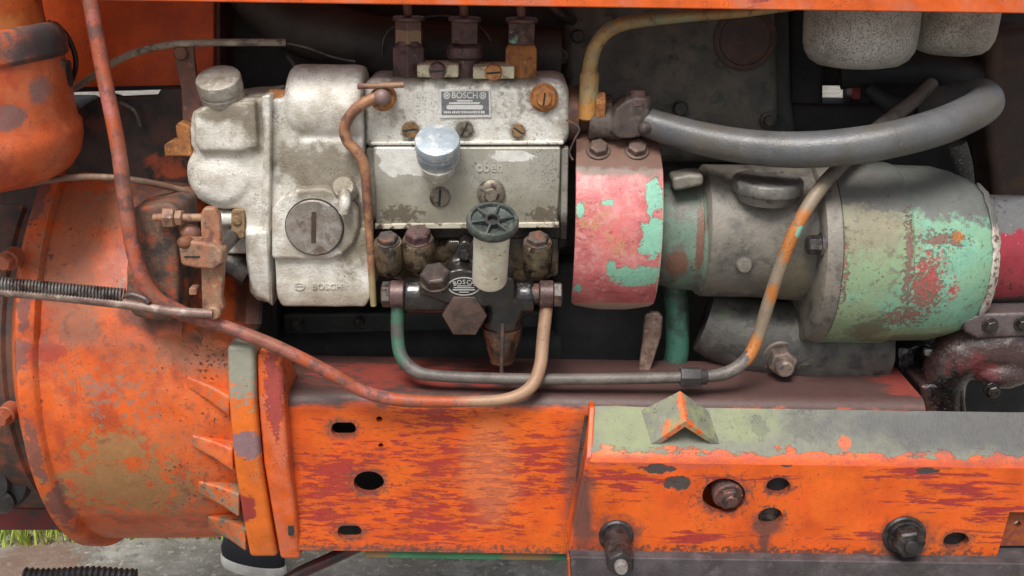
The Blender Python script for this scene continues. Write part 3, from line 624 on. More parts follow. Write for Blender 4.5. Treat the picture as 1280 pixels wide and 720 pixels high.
mb = MB(); axb = Vector((-.17, .0, 1)).normalized(); mb.lathe(acx+ZA*zpx(66), axb, [(-20, 104), (-16, 108), (0, 109), (10, 107), (16, 103), (18, 99), (20, 85)], 72); build('clamp_band', mb, mat('dark clamp band', (.10, .075, .072), .5, .1, layers=[L((.2, .10, .08), 24, .5, .12), L((.45, .10, .04), 26, .55, .1, big=(70, .6)), L((.05, .042, .042), 30, .2, .3, blobs=[(P(62, 55, -100), (30, 70, 34))], jag=.4)], grain=.3), ac, bevel=1.5)
c = P(80, 92, -40); mb = MB(); mb.box(c, 14, 20, 30); mb.box(P(74, 78, -50), 14, 14, 7); build('clamp_lug', mb, m_iron, ac, cast=2, sm=4)
mb = MB(); mb.pipe([(60, 27, -20), (80, 40, -10), (93, 66, 0), (94, 88, 5), (86, 108, 20)], 3.2, 10)
single('black_cable', mb, mat('black cable rubber', (.012, .011, .012), .4), 'thin black cable looping behind the air cleaner', 'cable')

# ------------------------------------------------------------ cables and bracket on the upper left
mb = MB(); mb.pipe([(60, 128, 70), (100, 106, 55), (150, 74, 30), (190, 60, 18), (232, 54, 10), (300, 53, 20), (357, 53, 30)], 4.6, 12)
cab = thing('sheathed_cable', P(230, 54, 10), 'grey beige sheathed control cable arching over the rusty bracket', 'cable')
build('sheath', mb, mat('beige cable sheath', (.30, .25, .19), .6, layers=[L((.12, .10, .085), 14, .56, .08), L((.42, .37, .3), 20, .6, .06)], grain=.3), cab)
mb = MB(); mb.pipe([(354, 53, 30), (385, 60, 32), (415, 71, 32), (444, 77, 30)], 1.4, 8); build('wire_core', mb, m_iron, cab)
bk = thing('cable_bracket', P(240, 190, 12), 'flat rusty brown bracket holding the sheathed cable', 'bracket')
m_bk = mat('rusty bracket', (.17, .075, .05), .65, layers=[L((.10, .05, .045), 18, .53, .1), L((.3, .13, .08), 9, .64, .06)], grain=.5)
mb = MB(); mb.slab([(216, 53), (241, 52), (244, 85), (252, 130), (252, 150), (242, 182), (226, 190), (228, 150), (226, 110), (219, 80)], 12, 7); build('strap', mb, m_bk, bk, bevel=1.5)
mb = MB(); c = P(227, 66, 12); mb.lathe(c, TO, [(0, 8.5), (4, 8.5), (6, 7)], 20); build('rivet', mb, m_bk, bk)
mb = MB(); mb.slab([(204, 182), (212, 176), (222, 176), (218, 158), (224, 152), (238, 158), (240, 196), (206, 196)], -4, 26); build('forked_end', mb, m_rusto, bk, cast=2, sm=4)
mb = MB(); mb.pipe([(25, 232, -45), (70, 224, -60), (120, 221, -62), (180, 227, -58), (232, 239, -30)], 4.2, 10)
single('brown_line', mb, mat('brown tube', (.17, .09, .06), .55, layers=[L((.25, .17, .12), 20, .55, .1)], grain=.3), 'thin brown line crossing the drum top below the sheet', 'tube')
# thin loose wires behind the pump
mb = MB(); mb.pipe([(478, 70, 70), (480, 48, 70), (492, 34, 70), (520, 24, 72), (560, 20, 74), (600, 34, 74), (614, 52, 74)], 1.5, 6)
single('loose_wire', mb, m_iron, 'thin dark wire looping behind the three pipe unions', 'wire')

# ------------------------------------------------------------ injection pump
ip = thing('injection_pump', P(580, 345, 40), 'silver injection pump with nameplate, three pipe unions and cover plate', 'pump')
mb = MB(); mb.slab(rr(449, 99, 712, 188, 20), 0, 120); build('pump_head', mb, m_silver, ip, bevel=17, seg=5)
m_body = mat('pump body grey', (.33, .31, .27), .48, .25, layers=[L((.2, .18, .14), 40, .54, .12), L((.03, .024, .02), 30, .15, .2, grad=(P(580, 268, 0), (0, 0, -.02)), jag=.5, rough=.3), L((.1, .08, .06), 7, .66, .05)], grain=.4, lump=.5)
mb = MB(); mb.slab(rr(456, 184, 709, 300, 6), 8, 95); build('pump_body', mb, m_body, ip, bevel=4)
m_cover = mat('cover plate grey beige', (.40, .385, .33), .42, .35, layers=[
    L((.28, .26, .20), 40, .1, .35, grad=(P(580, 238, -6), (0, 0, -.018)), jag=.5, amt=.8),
    L((.72, .71, .67), 15, .22, .05, blobs=[(P(498, 200, -6), (30, 40, 24)), (P(520, 210, -6), (20, 40, 14)), (P(480, 190, -6), (14, 30, 10)), (P(640, 195, -6), (36, 40, 10))], jag=.55, rough=.6),
    L((.12, .09, .055), 8, .68, .03, amt=.8), L((.10, .075, .05), 7, .2, .1, blobs=[(P(500, 268, -6), (30, 30, 12)), (P(680, 270, -6), (20, 30, 14))], jag=1.6, amt=.7)], grain=.25, lump=.5)
mb = MB(); mb.slab([(466, 184), (701, 184), (700, 230), (697, 280), (583, 281), (470, 282), (468, 230)], -6, 16); cp = build('cover_plate', mb, m_cover, ip, bevel=2.5)
mb = MB(); mb.slab([(468, 280), (699, 278), (699, 285), (584, 286), (469, 287)], -9, 12); build('ledge', mb, mat('cream ledge', (.5, .46, .36), .5, layers=[L((.1, .07, .05), 12, .56, .06)]), cp, bevel=1.5)
mb = MB(); mb.slab([(701, 186), (711, 184), (709, 300), (700, 300)], 2, 14); build('side_rim', mb, m_body, ip, bevel=2)
mb = MB(); mb.slab([(463, 177), (705, 176), (705, 181), (463, 182)], -4, 10); build('head_lip', mb, m_silver, ip, bevel=2)
def slot_screw(c, r, m, par, name='screw', ang=0, hh=4, ax=TO):
    mbx = MB(); u, w = basis(ax); a = R(ang); ux = u*math.cos(a)+w*math.sin(a); uy = ax.cross(ux)
    mbx.lathe(c, ax, [(-3, r), (hh*.6, r), (hh, r*.86)], 24)
    sc_ = build(name, mbx, m, par)
    mbx = MB(); mbx.box(c+ax*(hh-.4), r*1.66, r*.24, 1.2, ux, uy, ax)
    build('slot', mbx, m_void, sc_ if sc_.parent.type == 'EMPTY' else par)
    return sc_
m_brass = mat('tarnished brass', (.34, .22, .11), .4, .55, layers=[L((.15, .08, .05), 7, .55, .08)], grain=.3)
m_dscrew = mat('grey screw', (.22, .19, .15), .45, .45, layers=[L((.07, .05, .04), 8, .55, .08)], grain=.3)
slot_screw(P(513, 162, -1), 10, m_brass, ip, ang=8); slot_screw(P(581, 161, -1), 10, m_dscrew, ip, ang=62); slot_screw(P(648, 163, -1), 8, m_brass, ip, ang=-35)
slot_screw(P(550, 246, -6), 12.5, m_dscrew, cp, ang=86); 
c = P(614, 241, -6); mb = MB(); mb.lathe(c, TO, [(0, 17), (4, 17), (7, 14), (8, 9)], 28); mb.hexa(c+TO*6, TO, 9, 9); build('round_nut', mb, m_dscrew, cp)
c = P(680, 122, 0); mb = MB(); mb.lathe(c, TO, [(-2, 17), (2, 17)], 30); mb.hexa(c+TO*1.5, TO, 15.5, 8, ph=.5); hx = build('vent_plug', mb, m_rusto, ip, bevel=.8)
slot_screw(c+TO*9, 9, m_rusto, hx, 'plug_screw', 84, 5)
# nameplate
m_np = mat('nameplate grey', (.20, .21, .215), .4, .4, layers=[L((.32, .30, .27), 10, .58, .1)], grain=.1); m_npw = mat('nameplate white print', (.68, .67, .65), .45, .2, grain=.1)
nc = P(581.5, 129.5, -1.2); UZ = ZA
mb = MB(); mb.slab([(549, 112), (613, 111.5), (614, 147), (550, 148)], -2, 3); npl = build('nameplate', mb, m_npw, ip, bevel=.8)
mb = MB(); mb.slab([(551.5, 114.5), (610.5, 114), (611.5, 143), (552, 143.5)], -2.6, 1); build('plate_field', mb, m_np, npl)
mb = MB(); text_into(mb, 'BOSCH', 10.5, P(581, 119.5, -3), XA, UZ, .35, sxx=.92)
def lens(x0, x1, y, h): mb.slab(rr(x0, y-h/2, x1, y+h/2, h*.48, 3), -3.1, .6)
lens(571, 591, 126, 2.2); lens(561, 600, 129, 2.4); lens(558, 604, 134, 5.6)
rq = random.Random(5); xq = 555.0
while xq < 607:
    wq = rq.uniform(1.0, 2.2); mb.slab(rr(xq, 138.6+rq.uniform(0, .6), xq+wq, 141.8, .3, 2), -3.1, .6); xq += wq+rq.choice((.5, .6, .7, 1.6))
for x in (558.5, 603.5): mb.plate([p for p in hole(el(x, 119.5, 4.2, 4.4, 18), -3)], [hole(el(x, 119.5, 3.1, 3.3, 18), -3)], YA*.6); mb.slab(rr(x-1.9, 117, x-.7, 122, .4, 2), -3, .6); mb.slab(rr(x+.7, 117, x+1.9, 122, .4, 2), -3, .6); mb.slab(rr(x-1, 119, x+1, 120, .3, 2), -3, .6)
build('lettering', mb, m_npw, npl)
mb = MB(); text_into(mb, 'oben', 18, P(612, 209, -6.3), XA, UZ, .8, sxx=.9); build('embossed_lettering', mb, mat('pale casting letters', (.52, .50, .45), .45, .3), cp)
# breather cap on the cover
ax = tilt(34); c = P(548, 198, -18); mb = MB()
mb.lathe(c, ax, [(-6, 21), (-2, 24), (2, 25.5), (14, 26), (15.5, 24.6), (17, 24.6), (18.5, 26.6), (29, 26.6), (30.6, 25.8), (31.2, 24.4), (32.6, 18), (33.2, 9), (33.4, 2)], 44); bc = build('breather_cap', mb, mat('zinc cap blue grey', (.36, .42, .47), .42, .25, layers=[L((.62, .62, .6), 16, .57, .08, rough=.55), L((.3, .27, .22), 8, .65, .05, rough=.6)], grain=.25), ip)
mb = MB(); mb.lathe(P(548, 219, -14), ax, [(-6, 9), (0, 16), (8, 19.5), (20, 20)], 32); build('cap_neck', mb, m_silver, bc)
# pipe unions on the head
m_un = [(m_plum, m_plum), (m_plum, m_plum), (m_plum, m_rusto)]
m_unp = mat('primer pipe', (.20, .12, .10), .5, .2, layers=[L(RUST, 12, .55, .08)], grain=.3)
m_mintnut = mat('plum nut with mint chip', (.15, .085, .075), .42, .3, layers=[L(MINT, 8, .2, .06, blobs=[(P(641, 46, 30), (7, 40, 9))], jag=.5), L((.07, .04, .04), 14, .54, .08)], grain=.3)
m_tannut = mat('plum nut tan band', (.13, .07, .06), .3, .3, layers=[L((.30, .19, .12), 10, .1, .1, grad=(P(512, 36, 30), (0, 0, -.09)), jag=.3)], grain=.3)
for i, (x, yb2, ym, yt) in enumerate(((512, 97, 54, 20), (581, 96, 54, 21), (651, 98, 55, 22))):
    b0 = P(x, yb2, 34); hz = lambda y: P(x, y, 34).z-b0.z
    mb = MB()
    if i == 1: mb.lathe(b0, ZA, [(-6, 18), (hz(74), 18), (hz(71), 22.5), (hz(58), 22.5), (hz(54), 17)], 30)
    else: mb.hexa(b0-ZA*6, ZA, 21.5, hz(ym)+6, .12, ph=.52)
    if i == 0: mb.lathe(b0, ZA, [(hz(ym)-2, 17), (hz(ym)+3, 17)], 24)
    vh = build('valve_holder', mb, (m_plum, m_plum, m_rusto)[i], ip, bevel=1.2)
    mb = MB(); mb.hexa(b0+ZA*hz(ym), ZA, 18, hz(yt+5)-hz(ym), .04, ph=.52); mb.lathe(b0, ZA, [(hz(yt+6), 19.5), (hz(yt+1), 19.5), (hz(yt), 17.5), (hz(yt-1), 8)], 30)
    build('union_nut', mb, (m_tannut, m_plum, m_mintnut)[i], vh, bevel=1)
    mb = MB(); mb.tube([b0+ZA*hz(24), b0+ZA*hz(0)+XA*-2, b0+ZA*hz(-30)+XA*(-2), b0+ZA*hz(-70)+YA*20], 5.4, 12); build('delivery_pipe', mb, m_unp, vh)
m_clamp = mat('cream clamp paint', (.58, .52, .37), .5, layers=[L((.3, .24, .15), 14, .56, .08), L((.16, .1, .07), 7, .68, .04)], grain=.3)
for x0, y0, sm_ in ((521, 70, m_plum), (591, 72, m_rusto)):
    mb = MB(); mb.slab([(x0, y0+11), (x0+52, y0+11), (x0+52, y0+27), (x0, y0+27)], -1, 52); cb = build('clamp_block', mb, m_clamp, ip, bevel=2)
    slot_screw(P(x0+26, y0+18, -2), 10, sm_, ip, 'clamp_screw', 5, 9)
# lower body, oil wet
mb = MB(); mb.slab([(470, 288), (700, 288), (698, 345), (676, 352), (500, 352), (474, 345)], 16, 85); mb.slab([(560, 300), (610, 300), (640, 345), (520, 345)], 2, 30); build('lower_body', mb, mat('golden oily lower body', (.045, .032, .02), .22, .1, layers=[L((.11, .08, .045), 22, .54, .12), L((.012, .010, .009), 18, .55, .1, rough=.12)], grain=.3, lump=.8, lsize=12, coat=.6), ip, cast=3, sm=5)
m_lug = mat('oily bronze lug', (.13, .095, .055), .28, .2, layers=[L((.03, .022, .016), 14, .53, .1, rough=.15), L((.30, .24, .16), 8, .64, .06)], grain=.3, coat=.6)
for x, yt2, yb2, r, hr, big in ((487, 300, 338, 18, 13, 0), (524, 298, 330, 20, 16, 1), (671, 300, 341, 18.5, 14, 0)):
    ax = tilt(20); c = P(x, yb2-4, -14); ln2 = (yb2-yt2)*1.02
    mb = MB(); mb.lathe(c, ax, [(-6, r*.8), (0, r*.95), (5, r), (ln2-3, r), (ln2, r*.92)], 30); lg = build('mounting_lug', mb, m_lug, ip)
    mb = MB(); mb.lathe(c, ax, [(ln2-1, hr*1.12), (ln2+2, hr*1.12)], 26); mb.hexa(c+ax*ln2, ax, hr, 13 if big else 9, .2); build('lug_bolt', mb, m_plum if big else m_bolt, lg, bevel=.8)
# drive end flange and coupling on the right
mb = MB(); mb.lathe(P(712, 142, 45), XA, [(-4, 34), (10, 34), (12, 30), (12, 24), (50, 24), (52, 20)], 36); build('drive_flange', mb, mat('rusty dark coupling', (.10, .06, .045), .55, .2, layers=[L(RUST, 16, .55, .1), L((.035, .03, .03), 20, .56, .1)], grain=.4), ip)
mb = MB(); mb.pipe([(708, 150, 0), (724, 160, -6), (718, 175, -4), (712, 190, 2), (716, 200, 0)], 1.3, 6); build('seal_wire', mb, m_bolt, ip)

# ------------------------------------------------------------ governor
gv = thing('governor', P(350, 385, 40), 'white grey cast governor housing with large slotted plug beside the pump', 'governor')
m_gov = mat('governor silver casting', (.74, .715, .65), .48, .22, layers=[
    L((.42, .37, .29), 30, .53, .14, amt=.75, big=(90, .4)), L((.80, .78, .73), 22, .58, .1, amt=.7, rough=.62, big=(80, .5)),
    L((.17, .135, .085), 14, .25, .3, blobs=[(P(405, 215, -20), (70, 70, 44)), (P(365, 205, -20), (36, 60, 26)), (P(285, 138, -10), (56, 70, 18)), (P(440, 290, -20), (34, 60, 66)), (P(320, 150, -10), (18, 60, 40))], jag=.7, amt=.8, rough=.6),
    L((.26, .19, .12), 16, .0, .4, grad=(P(400, 368, -30), (0, 0, -.025)), jag=.7, amt=.7),
    L((.2, .165, .12), 9, .69, .05, amt=.75), L((.12, .1, .08), 4, .73, .04, amt=.8)], var=.10, grain=.5, gsize=2.6, lump=.9, lsize=18)
mb = MB()
mb.slab([(240, 140), (262, 128), (300, 123), (332, 121), (335, 180), (331, 250), (331, 300), (333, 345), (340, 380), (320, 376), (311, 366), (309, 340), (306, 310), (305, 262), (268, 261), (247, 250), (236, 228), (238, 205), (244, 192), (238, 183), (237, 160)], -14, 105)
mb.lathe(P(282, 215, 12), (TO+ZA*.15).normalized(), [(-50, 46), (8, 45), (20, 41), (27, 33), (30, 18), (30.5, 6)], 30)
mb.slab([(242, 140), (264, 130), (318, 126), (322, 184), (300, 190), (250, 190), (243, 180)], -24, 40)
mb.slab([(306, 290), (334, 290), (338, 380), (318, 372), (311, 350)], -26, 40)
build('rear_cover', mb, m_gov, gv, cast=2.6, sm=7, lump=1.6, lsize=20)
mb = MB(); mb.slab([(326, 120), (338, 118), (338, 200), (336, 262), (337, 330), (341, 384), (333, 378), (328, 340), (327, 250), (329, 180)], -22, 90); build('joint_flange', mb, m_gov, gv, bevel=3, seg=3)
mb = MB()
mb.slab([(337, 124), (368, 122), (372, 175), (454, 175), (456, 240), (462, 262), (458, 290), (338, 290)], -10, 95)
mb.slab([(341, 285), (462, 285), (463, 372), (456, 384), (352, 384), (345, 370)], -26, 100)
mb.lathe(P(366, 131, 30), XA, [(-2, 40), (4, 47), (12, 49), (82, 49), (90, 47)], 36)
build('governor_body', mb, m_gov, gv, cast=2.6, sm=7, lump=1.2, lsize=20)
# raised boss with plug
bo = [(339, 262), (350, 246), (372, 236), (405, 234), (430, 244), (446, 262), (449, 285), (443, 305), (428, 320), (408, 326), (339, 325)]
mb = MB(); mb.slab(bo, -34, 20); build('plug_boss', mb, m_gov, gv, bevel=6, seg=4)
m_plug = mat('grey plug', (.27, .235, .20), .42, .4, layers=[L((.38, .36, .33), 20, .54, .1), L((.16, .115, .09), 14, .58, .08)], grain=.3)
pc = P(393, 284, -35); mb = MB(); mb.lathe(pc, TO, [(-4, 35.3), (.4, 35.3), (.6, 34.2)], 48); build('plug_seat', mb, m_void, gv)
mb = MB(); u_ = 34
mb.lathe(pc, TO, [(-3, 34), (3, 34), (4.5, 32.5)], 48); pg = build('slotted_plug', mb, m_plug, gv)
mb = MB(); mb.box(pc+TO*4.2+ZA*1, 5.5, 2, 38, XA, YA, (ZA+XA*.05).normalized()); build('slot', mb, mat('rusty slot', (.06, .035, .025), .7), pg)
mb = MB(); mb.plate(hole(el(374, 358, 7, 5, 20), -27.6), [hole(el(374, 358, 5.4, 3.6, 20), -27.6)], YA*.8); mb.slab(rr(369, 356.5, 379, 358, .6, 2), -27.6, .8)
text_into(mb, 'BOSCH', 10.5, P(409, 358.5, -27.2), XA, UZ, .5, sxx=1.1); build('cast_lettering', mb, m_gov, gv)
# stub on the boss
c = P(430, 236, -24); mb = MB(); mb.lathe(c, tilt(60), [(-14, 15), (4, 15), (9, 12), (10, 7)], 28); mb.pipe([(430, 240, -36), (431, 252, -44), (430, 266, -44)], [8, 7.5, 7], 14); build('drain_stub', mb, m_gov, gv)
# breather
ax = tilt(27, -3); c = P(280, 125, 0); mb = MB()
mb.lathe(c, ax, [(-12, 22), (-4, 25), (2, 26), (12, 26), (13.5, 24.8), (15, 24.8), (16.5, 26.4), (30, 26.4), (31.5, 25.6), (32.2, 24), (33.6, 16), (34, 3)], 44); build('breather_cap', mb, mat('cream grey cap', (.40, .37, .32), .5, .25, layers=[L((.27, .22, .17), 16, .54, .1), L((.5, .5, .48), 9, .6, .08), L((.45, .2, .1), 8, .7, .04)], grain=.3), gv)
mb = MB(); mb.hexa(P(338, 124, 8), XA, 13, 30, .06); build('side_nut', mb, m_rusto, gv, bevel=1)
# lower left shaft boss
mb = MB(); mb.slab([(256, 285), (306, 280), (310, 318), (282, 318), (262, 308)], 6, 50); mb.lathe(P(258, 272, 0), XA, [(0, 11), (50, 11)], 20); build('shaft_boss', mb, m_gov, gv, cast=2.6, sm=5)
mb = MB(); mb.slab(rr(289, 262, 305, 298, 4), -18, 20); mb.lathe(P(296, 275, -18), TO, [(0, 6), (2, 6), (3, 5)], 16); build('stop_block', mb, mat('tan stop block', (.36, .24, .13), .55, .1, layers=[L((.2, .12, .07), 10, .55, .08)], grain=.4), gv, bevel=1.5)
mb = MB(); mb.pipe([(262, 322, 20), (290, 330, 18), (312, 344, 14)], 16, 16); build('lower_arm', mb, m_iron, gv)

# ------------------------------------------------------------ throttle lever, rod, return spring
lv = thing('throttle_lever', P(262, 395, -104), 'upright rusty throttle lever with clamp beside the governor', 'lever')
m_lv = mat('faded rusty lever', (.34, .20, .125), .6, .1, layers=[L((.36, .15, .08), 22, .54, .1), L((.17, .08, .07), 16, .56, .08), L((.42, .31, .2), 10, .64, .06)], grain=.5)
mb = MB(); mb.slab([(250, 268), (254, 260), (268, 260), (274, 270), (276, 300), (280, 315), (279, 345), (277, 372), (280, 386), (274, 396), (258, 396), (252, 386), (251, 345), (249, 320), (251, 300)], -110, 12); build('arm', mb, m_lv, lv, bevel=3, seg=3)
mb = MB(); mb.slab([(222, 306), (230, 300), (250, 303), (268, 306), (278, 314), (279, 330), (268, 338), (245, 336), (226, 332)], -122, 26); build('clamp', mb, m_lv, lv, bevel=4, seg=3)
mb = MB(); mb.lathe(P(266, 322, -104), YA, [(0, 9), (120, 9)], 20); build('lever_shaft', mb, m_iron, lv)
mb = MB(); mb.slab(rr(230, 320, 250, 322.5, 1, 2), -122.5, 2); build('clamp_slit', mb, m_void, lv)
mb = MB(); mb.ball(P(232, 303, -116), 9.5, 10, (1, 1, .8)); build('clamp_bolt', mb, m_rust, lv)
mb = MB(); c = P(192, 272, -104); mb.tube([c, P(254, 272, -104)], 4.6, 12, smooth=False); stp = build('adjusting_screw', mb, m_lv, lv)
mb = MB(); mb.hexa(P(205, 272, -104), XA, 12, 13, .1); mb.hexa(P(220, 272, -104), XA, 9.5, 8, .1); build('lock_nut', mb, m_lv, stp, bevel=.8)
mb = MB(); mb.ball(P(238, 290, -98), 10, 8, (1.2, .8, .9)); build('pivot', mb, m_lv, lv)
mb = MB(); mb.slab(rr(236, 360, 246, 369, 2), -100, 14); build('stop_peg', mb, m_lv, lv, bevel=1)
rd = thing('throttle_rod', P(130, 380, -108), 'grey brown throttle rod running left from the lever foot', 'rod')
mb = MB(); mb.pipe([(-30, 361, -128), (60, 369, -126), (155, 380, -124), (215, 389, -124), (266, 392, -122)], [7, 7, 6.5, 6, 5.5], 14); build('rod', mb, mat('grey brown rod', (.24, .165, .135), .5, .25, layers=[L((.14, .08, .07), 20, .55, .1), L((.38, .3, .26), 14, .6, .08), L((.40, .12, .08), 16, .66, .05)], grain=.35), rd)
mb = MB(); c = P(268, 390, -116); mb.lathe(c, TO, [(-10, 8), (4, 8), (6, 6)], 18); build('ball_end', mb, m_lv, rd)
mb = MB(); mb.pipe([(157, 370, -122), (165, 368, -124), (180, 373, -126), (186, 378, -126)], 3.4, 10); build('hook', mb, m_bolt, rd)
sa, sb_ = P(-30, 352, -128), P(155, 369, -122); d_ = (sb_-sa); nn = d_.normalized(); u, w = basis(nn); turns = 44; path = []
for i in range(turns*12+1):
    a = 2*math.pi*i/12; path.append(sa+d_*(i/(turns*12))+(u*math.cos(a)+w*math.sin(a))*7.0)
mb = MB(); mb.tube(path, 1.45, 6, smooth=False)
single('return_spring', mb, mat('spring steel', (.26, .245, .23), .35, .7, layers=[L((.09, .06, .05), 16, .55, .1)], grain=.2), 'tight coil return spring lying along the throttle rod', 'spring')

# ------------------------------------------------------------ feed pump
fp = thing('feed_pump', P(580, 440, -40), 'black oily feed pump with white primer handle and hex plugs', 'pump')
mb = MB()
mb.lathe(P(506, 369, -34), XA, [(0, 20), (3, 22), (154, 22), (158, 20)], 30)
mb.slab([(528, 350), (545, 344), (575, 336), (612, 344), (642, 348), (644, 372), (622, 378), (600, 386), (570, 384), (545, 374), (526, 368)], -62, 50)
mb.slab([(556, 340), (574, 304), (580, 300), (588, 304), (604, 340)], -26, 30)
mb.lathe(P(628, 404, -38), ZA, [(-6, 24), (10, 26), (40, 24)], 28)
build('body', mb, m_oil, fp, cast=2.4, sm=5)
c = P(581, 316, -27); mb = MB(); mb.lathe(c, TO, [(0, 9), (3, 9)], 20); mb.hexa(c+TO*2, TO, 7, 8); build('stud_nut', mb, m_oil, fp)
ax = tilt(32, -4); c = P(545, 352, -56); mb = MB(); mb.lathe(c, ax, [(-3, 19), (4, 19)], 26); mb.hexa(c+ax*3, ax, 18, 15, .14, ph=.15); build('top_plug', mb, mat('brown black plug', (.06, .045, .04), .36, .35, layers=[L((.11, .08, .065), 14, .56, .08)], grain=.3), fp, bevel=.8)
c = P(581, 393, -58); ax = (TO+ZA*.12).normalized(); mb = MB(); mb.lathe(c, ax, [(-26, 22), (0, 25)], 28); mb.hexa(c, ax, 27, 9, .12, ph=0); build('front_plug', mb, mat('red brown plug', (.085, .05, .038), .38, .25, layers=[L((.05, .034, .03), 18, .55, .1, rough=.25)], grain=.3), fp, bevel=1)
# emblem
m_emb = mat('emblem silver', (.55, .54, .52), .35, .5); YE = -63.5
mb = MB(); mb.slab(el(580, 358, 20.5, 11.5, 36), YE, 3); eb2 = build('emblem_plate', mb, m_void, fp)
mb = MB(); mb.plate(hole(el(580, 358, 20.5, 11.5, 36), YE-.3), [hole(el(580, 358, 18.8, 10.2, 36), YE-.3)], YA*1)
for i, ch in enumerate('BOSCH'):
    t = (i-2)/2; a = -t*.32; text_into(mb, ch, 7.6, P(580+t*11.5, 352.6+1.9*t*t, YE-.2), XA*math.cos(a)+ZA*math.sin(a), ZA*math.cos(a)-XA*math.sin(a), .4)
for y, w_, h_ in ((357.4, 9, 1), (359.6, 13, 1.2), (362.3, 14, 1.6), (365.2, 6, 1.1)): mb.slab(rr(580-w_, y-h_/2, 580+w_, y+h_/2, .4, 2), YE-.2, .6)
build('emblem_lettering', mb, m_emb, eb2)
# sediment bowl
c = P(628, 408, -40); mb = MB(); mb.lathe(c, -ZA, [(0, 25), (8, 24), (30, 19), (40, 16), (43, 15), (46, 15), (48, 11)], 36); build('sediment_bowl', mb, mat('amber brown bowl', (.10, .045, .025), .2, .15, layers=[L((.24, .14, .09), 12, .60, .06), L((.03, .018, .014), 18, .55, .1)], grain=.2, coat=.6), fp)
mb = MB(); mb.pipe([(628, 404, -66), (628, 425, -66), (627, 448, -62), (627, 466, -58)], 2.4, 8); build('bowl_wire', mb, m_bolt, fp)
# primer handle
ax = tilt(28, 2.5); c = P(612, 350, -74); lh = 84
m_hand = mat('ivory handle', (.74, .71, .58), .4, speck=.2, layers=[L((.60, .53, .38), 26, .56, .1), L((.10, .075, .05), 7, .66, .04, amt=.9), L((.7, .68, .6), 12, .6, .06)], grain=.25)
mb = MB(); mb.lathe(c, ax, [(-2, 17), (0, 19.5), (3, 20.5), (lh, 20.5), (lh+4, 18)], 40); build('primer_handle', mb, m_hand, fp)
m_knob = mat('dark green grey knob', (.06, .075, .068), .38, .1, layers=[L((.12, .13, .115), 14, .55, .1), L((.03, .035, .032), 10, .58, .08)], grain=.25)
kc = c+ax*(lh+2)
mb = MB(); mb.lathe(kc, ax, [(0, 20), (1, 28), (3, 29.5), (9, 29.5), (12, 28), (12, 24.5), (8, 23.5), (5, 12), (5, 2)], 48); kn = build('primer_knob', mb, m_knob, fp)
u, w = basis(ax)
for i in range(6):
    a = i*math.pi/3+.25; dr = u*math.cos(a)+w*math.sin(a); mb = MB(); mb.box(kc+ax*8.5+dr*17, 19, 2.6, 6, dr, ax.cross(dr), ax); build('spoke', mb, m_knob, kn, bevel=.5)
mb = MB(); mb.lathe(kc, ax, [(4, 9.5), (11, 9.5), (12, 8.5), (12, 6), (6, 5.5), (6, .2)], 12); build('hub', mb, m_void, kn)
# banjo unions
for x, sgn in ((497, -1), (683, 1)):
    c = P(x, 368, -40); mb = MB(); mb.lathe(c-XA*9, XA, [(0, 15), (1.5, 17), (16.5, 17), (18, 15)], 28); bj = build('banjo_ring', mb, m_plum, fp)
    mb = MB(); mb.hexa(c+XA*sgn*9, XA*sgn, 16, 10, .12); mb.lathe(c-XA*sgn*9, -XA*sgn, [(0, 13), (14, 13)], 22); build('banjo_bolt', mb, m_bolt, bj, bevel=.8)

# ------------------------------------------------------------ pipes
def pm(name, base, lays, **k): return mat(name, base, .5, .12, layers=lays, grain=.35, **k)
m_p1 = pm('rust red painted pipe', (.27, .10, .065), [L((.40, .085, .03), 40, .5, .08), L((.38, .12, .10), 30, .56, .08), L((.16, .07, .06), 16, .56, .08), L((.36, .22, .14), 30, .2, .3, blobs=[(P(640, 492, -82), (70, 60, 50)), (P(680, 430, -60), (30, 60, 60))], jag=.4), L((.10, .06, .055), 5, .68, .04)])
mb = MB(); mb.pipe([(106, -40, -70), (116, 20, -74), (131, 100, -84), (147, 180, -100), (158, 260, -112), (170, 325, -118), (190, 367, -118), (225, 390, -112), (280, 408, -108), (345, 433, -108), (410, 465, -106), (455, 489, -102), (500, 500, -98), (570, 502, -94), (630, 499, -90), (662, 485, -84), (675, 458, -72), (679, 420, -56), (683, 384, -42)], [9.5]*8+[8.5]*5+[7.2]*2+[8.2]*4, 16)
single('fuel_pipe', mb, m_p1, 'long rust red pipe sweeping from top left to the feed pump', 'pipe', 'fuel pipes')
m_p2 = pm('grey brown pipe with green', (.15, .13, .115), [L((.06, .15, .10), 20, .15, .15, blobs=[(P(497, 420, -40), (24, 60, 50))], jag=.5), L((.10, .085, .08), 20, .55, .1), L((.27, .21, .15), 26, .2, .3, blobs=[(P(968, 370, -62), (34, 60, 120)), (P(1015, 255, -60), (30, 60, 40))], jag=.5), L((.47, .17, .045), 6, .2, .12, blobs=[(P(988, 302, -66), (15, 40, 34)), (P(943, 438, -60), (12, 40, 24)), (P(1003, 272, -62), (12, 40, 14)), (P(965, 365, -62), (8, 40, 16))], jag=1.0), L(MINT, 8, .25, .06, blobs=[(P(1000, 288, -66), (9, 40, 10))], jag=.5), L((.08, .06, .05), 6, .68, .04)])
sp2 = thing('supply_pipe', P(700, 474, -60), 'grey brown supply pipe running right from feed pump and rising past starter', 'pipe', 'fuel pipes')
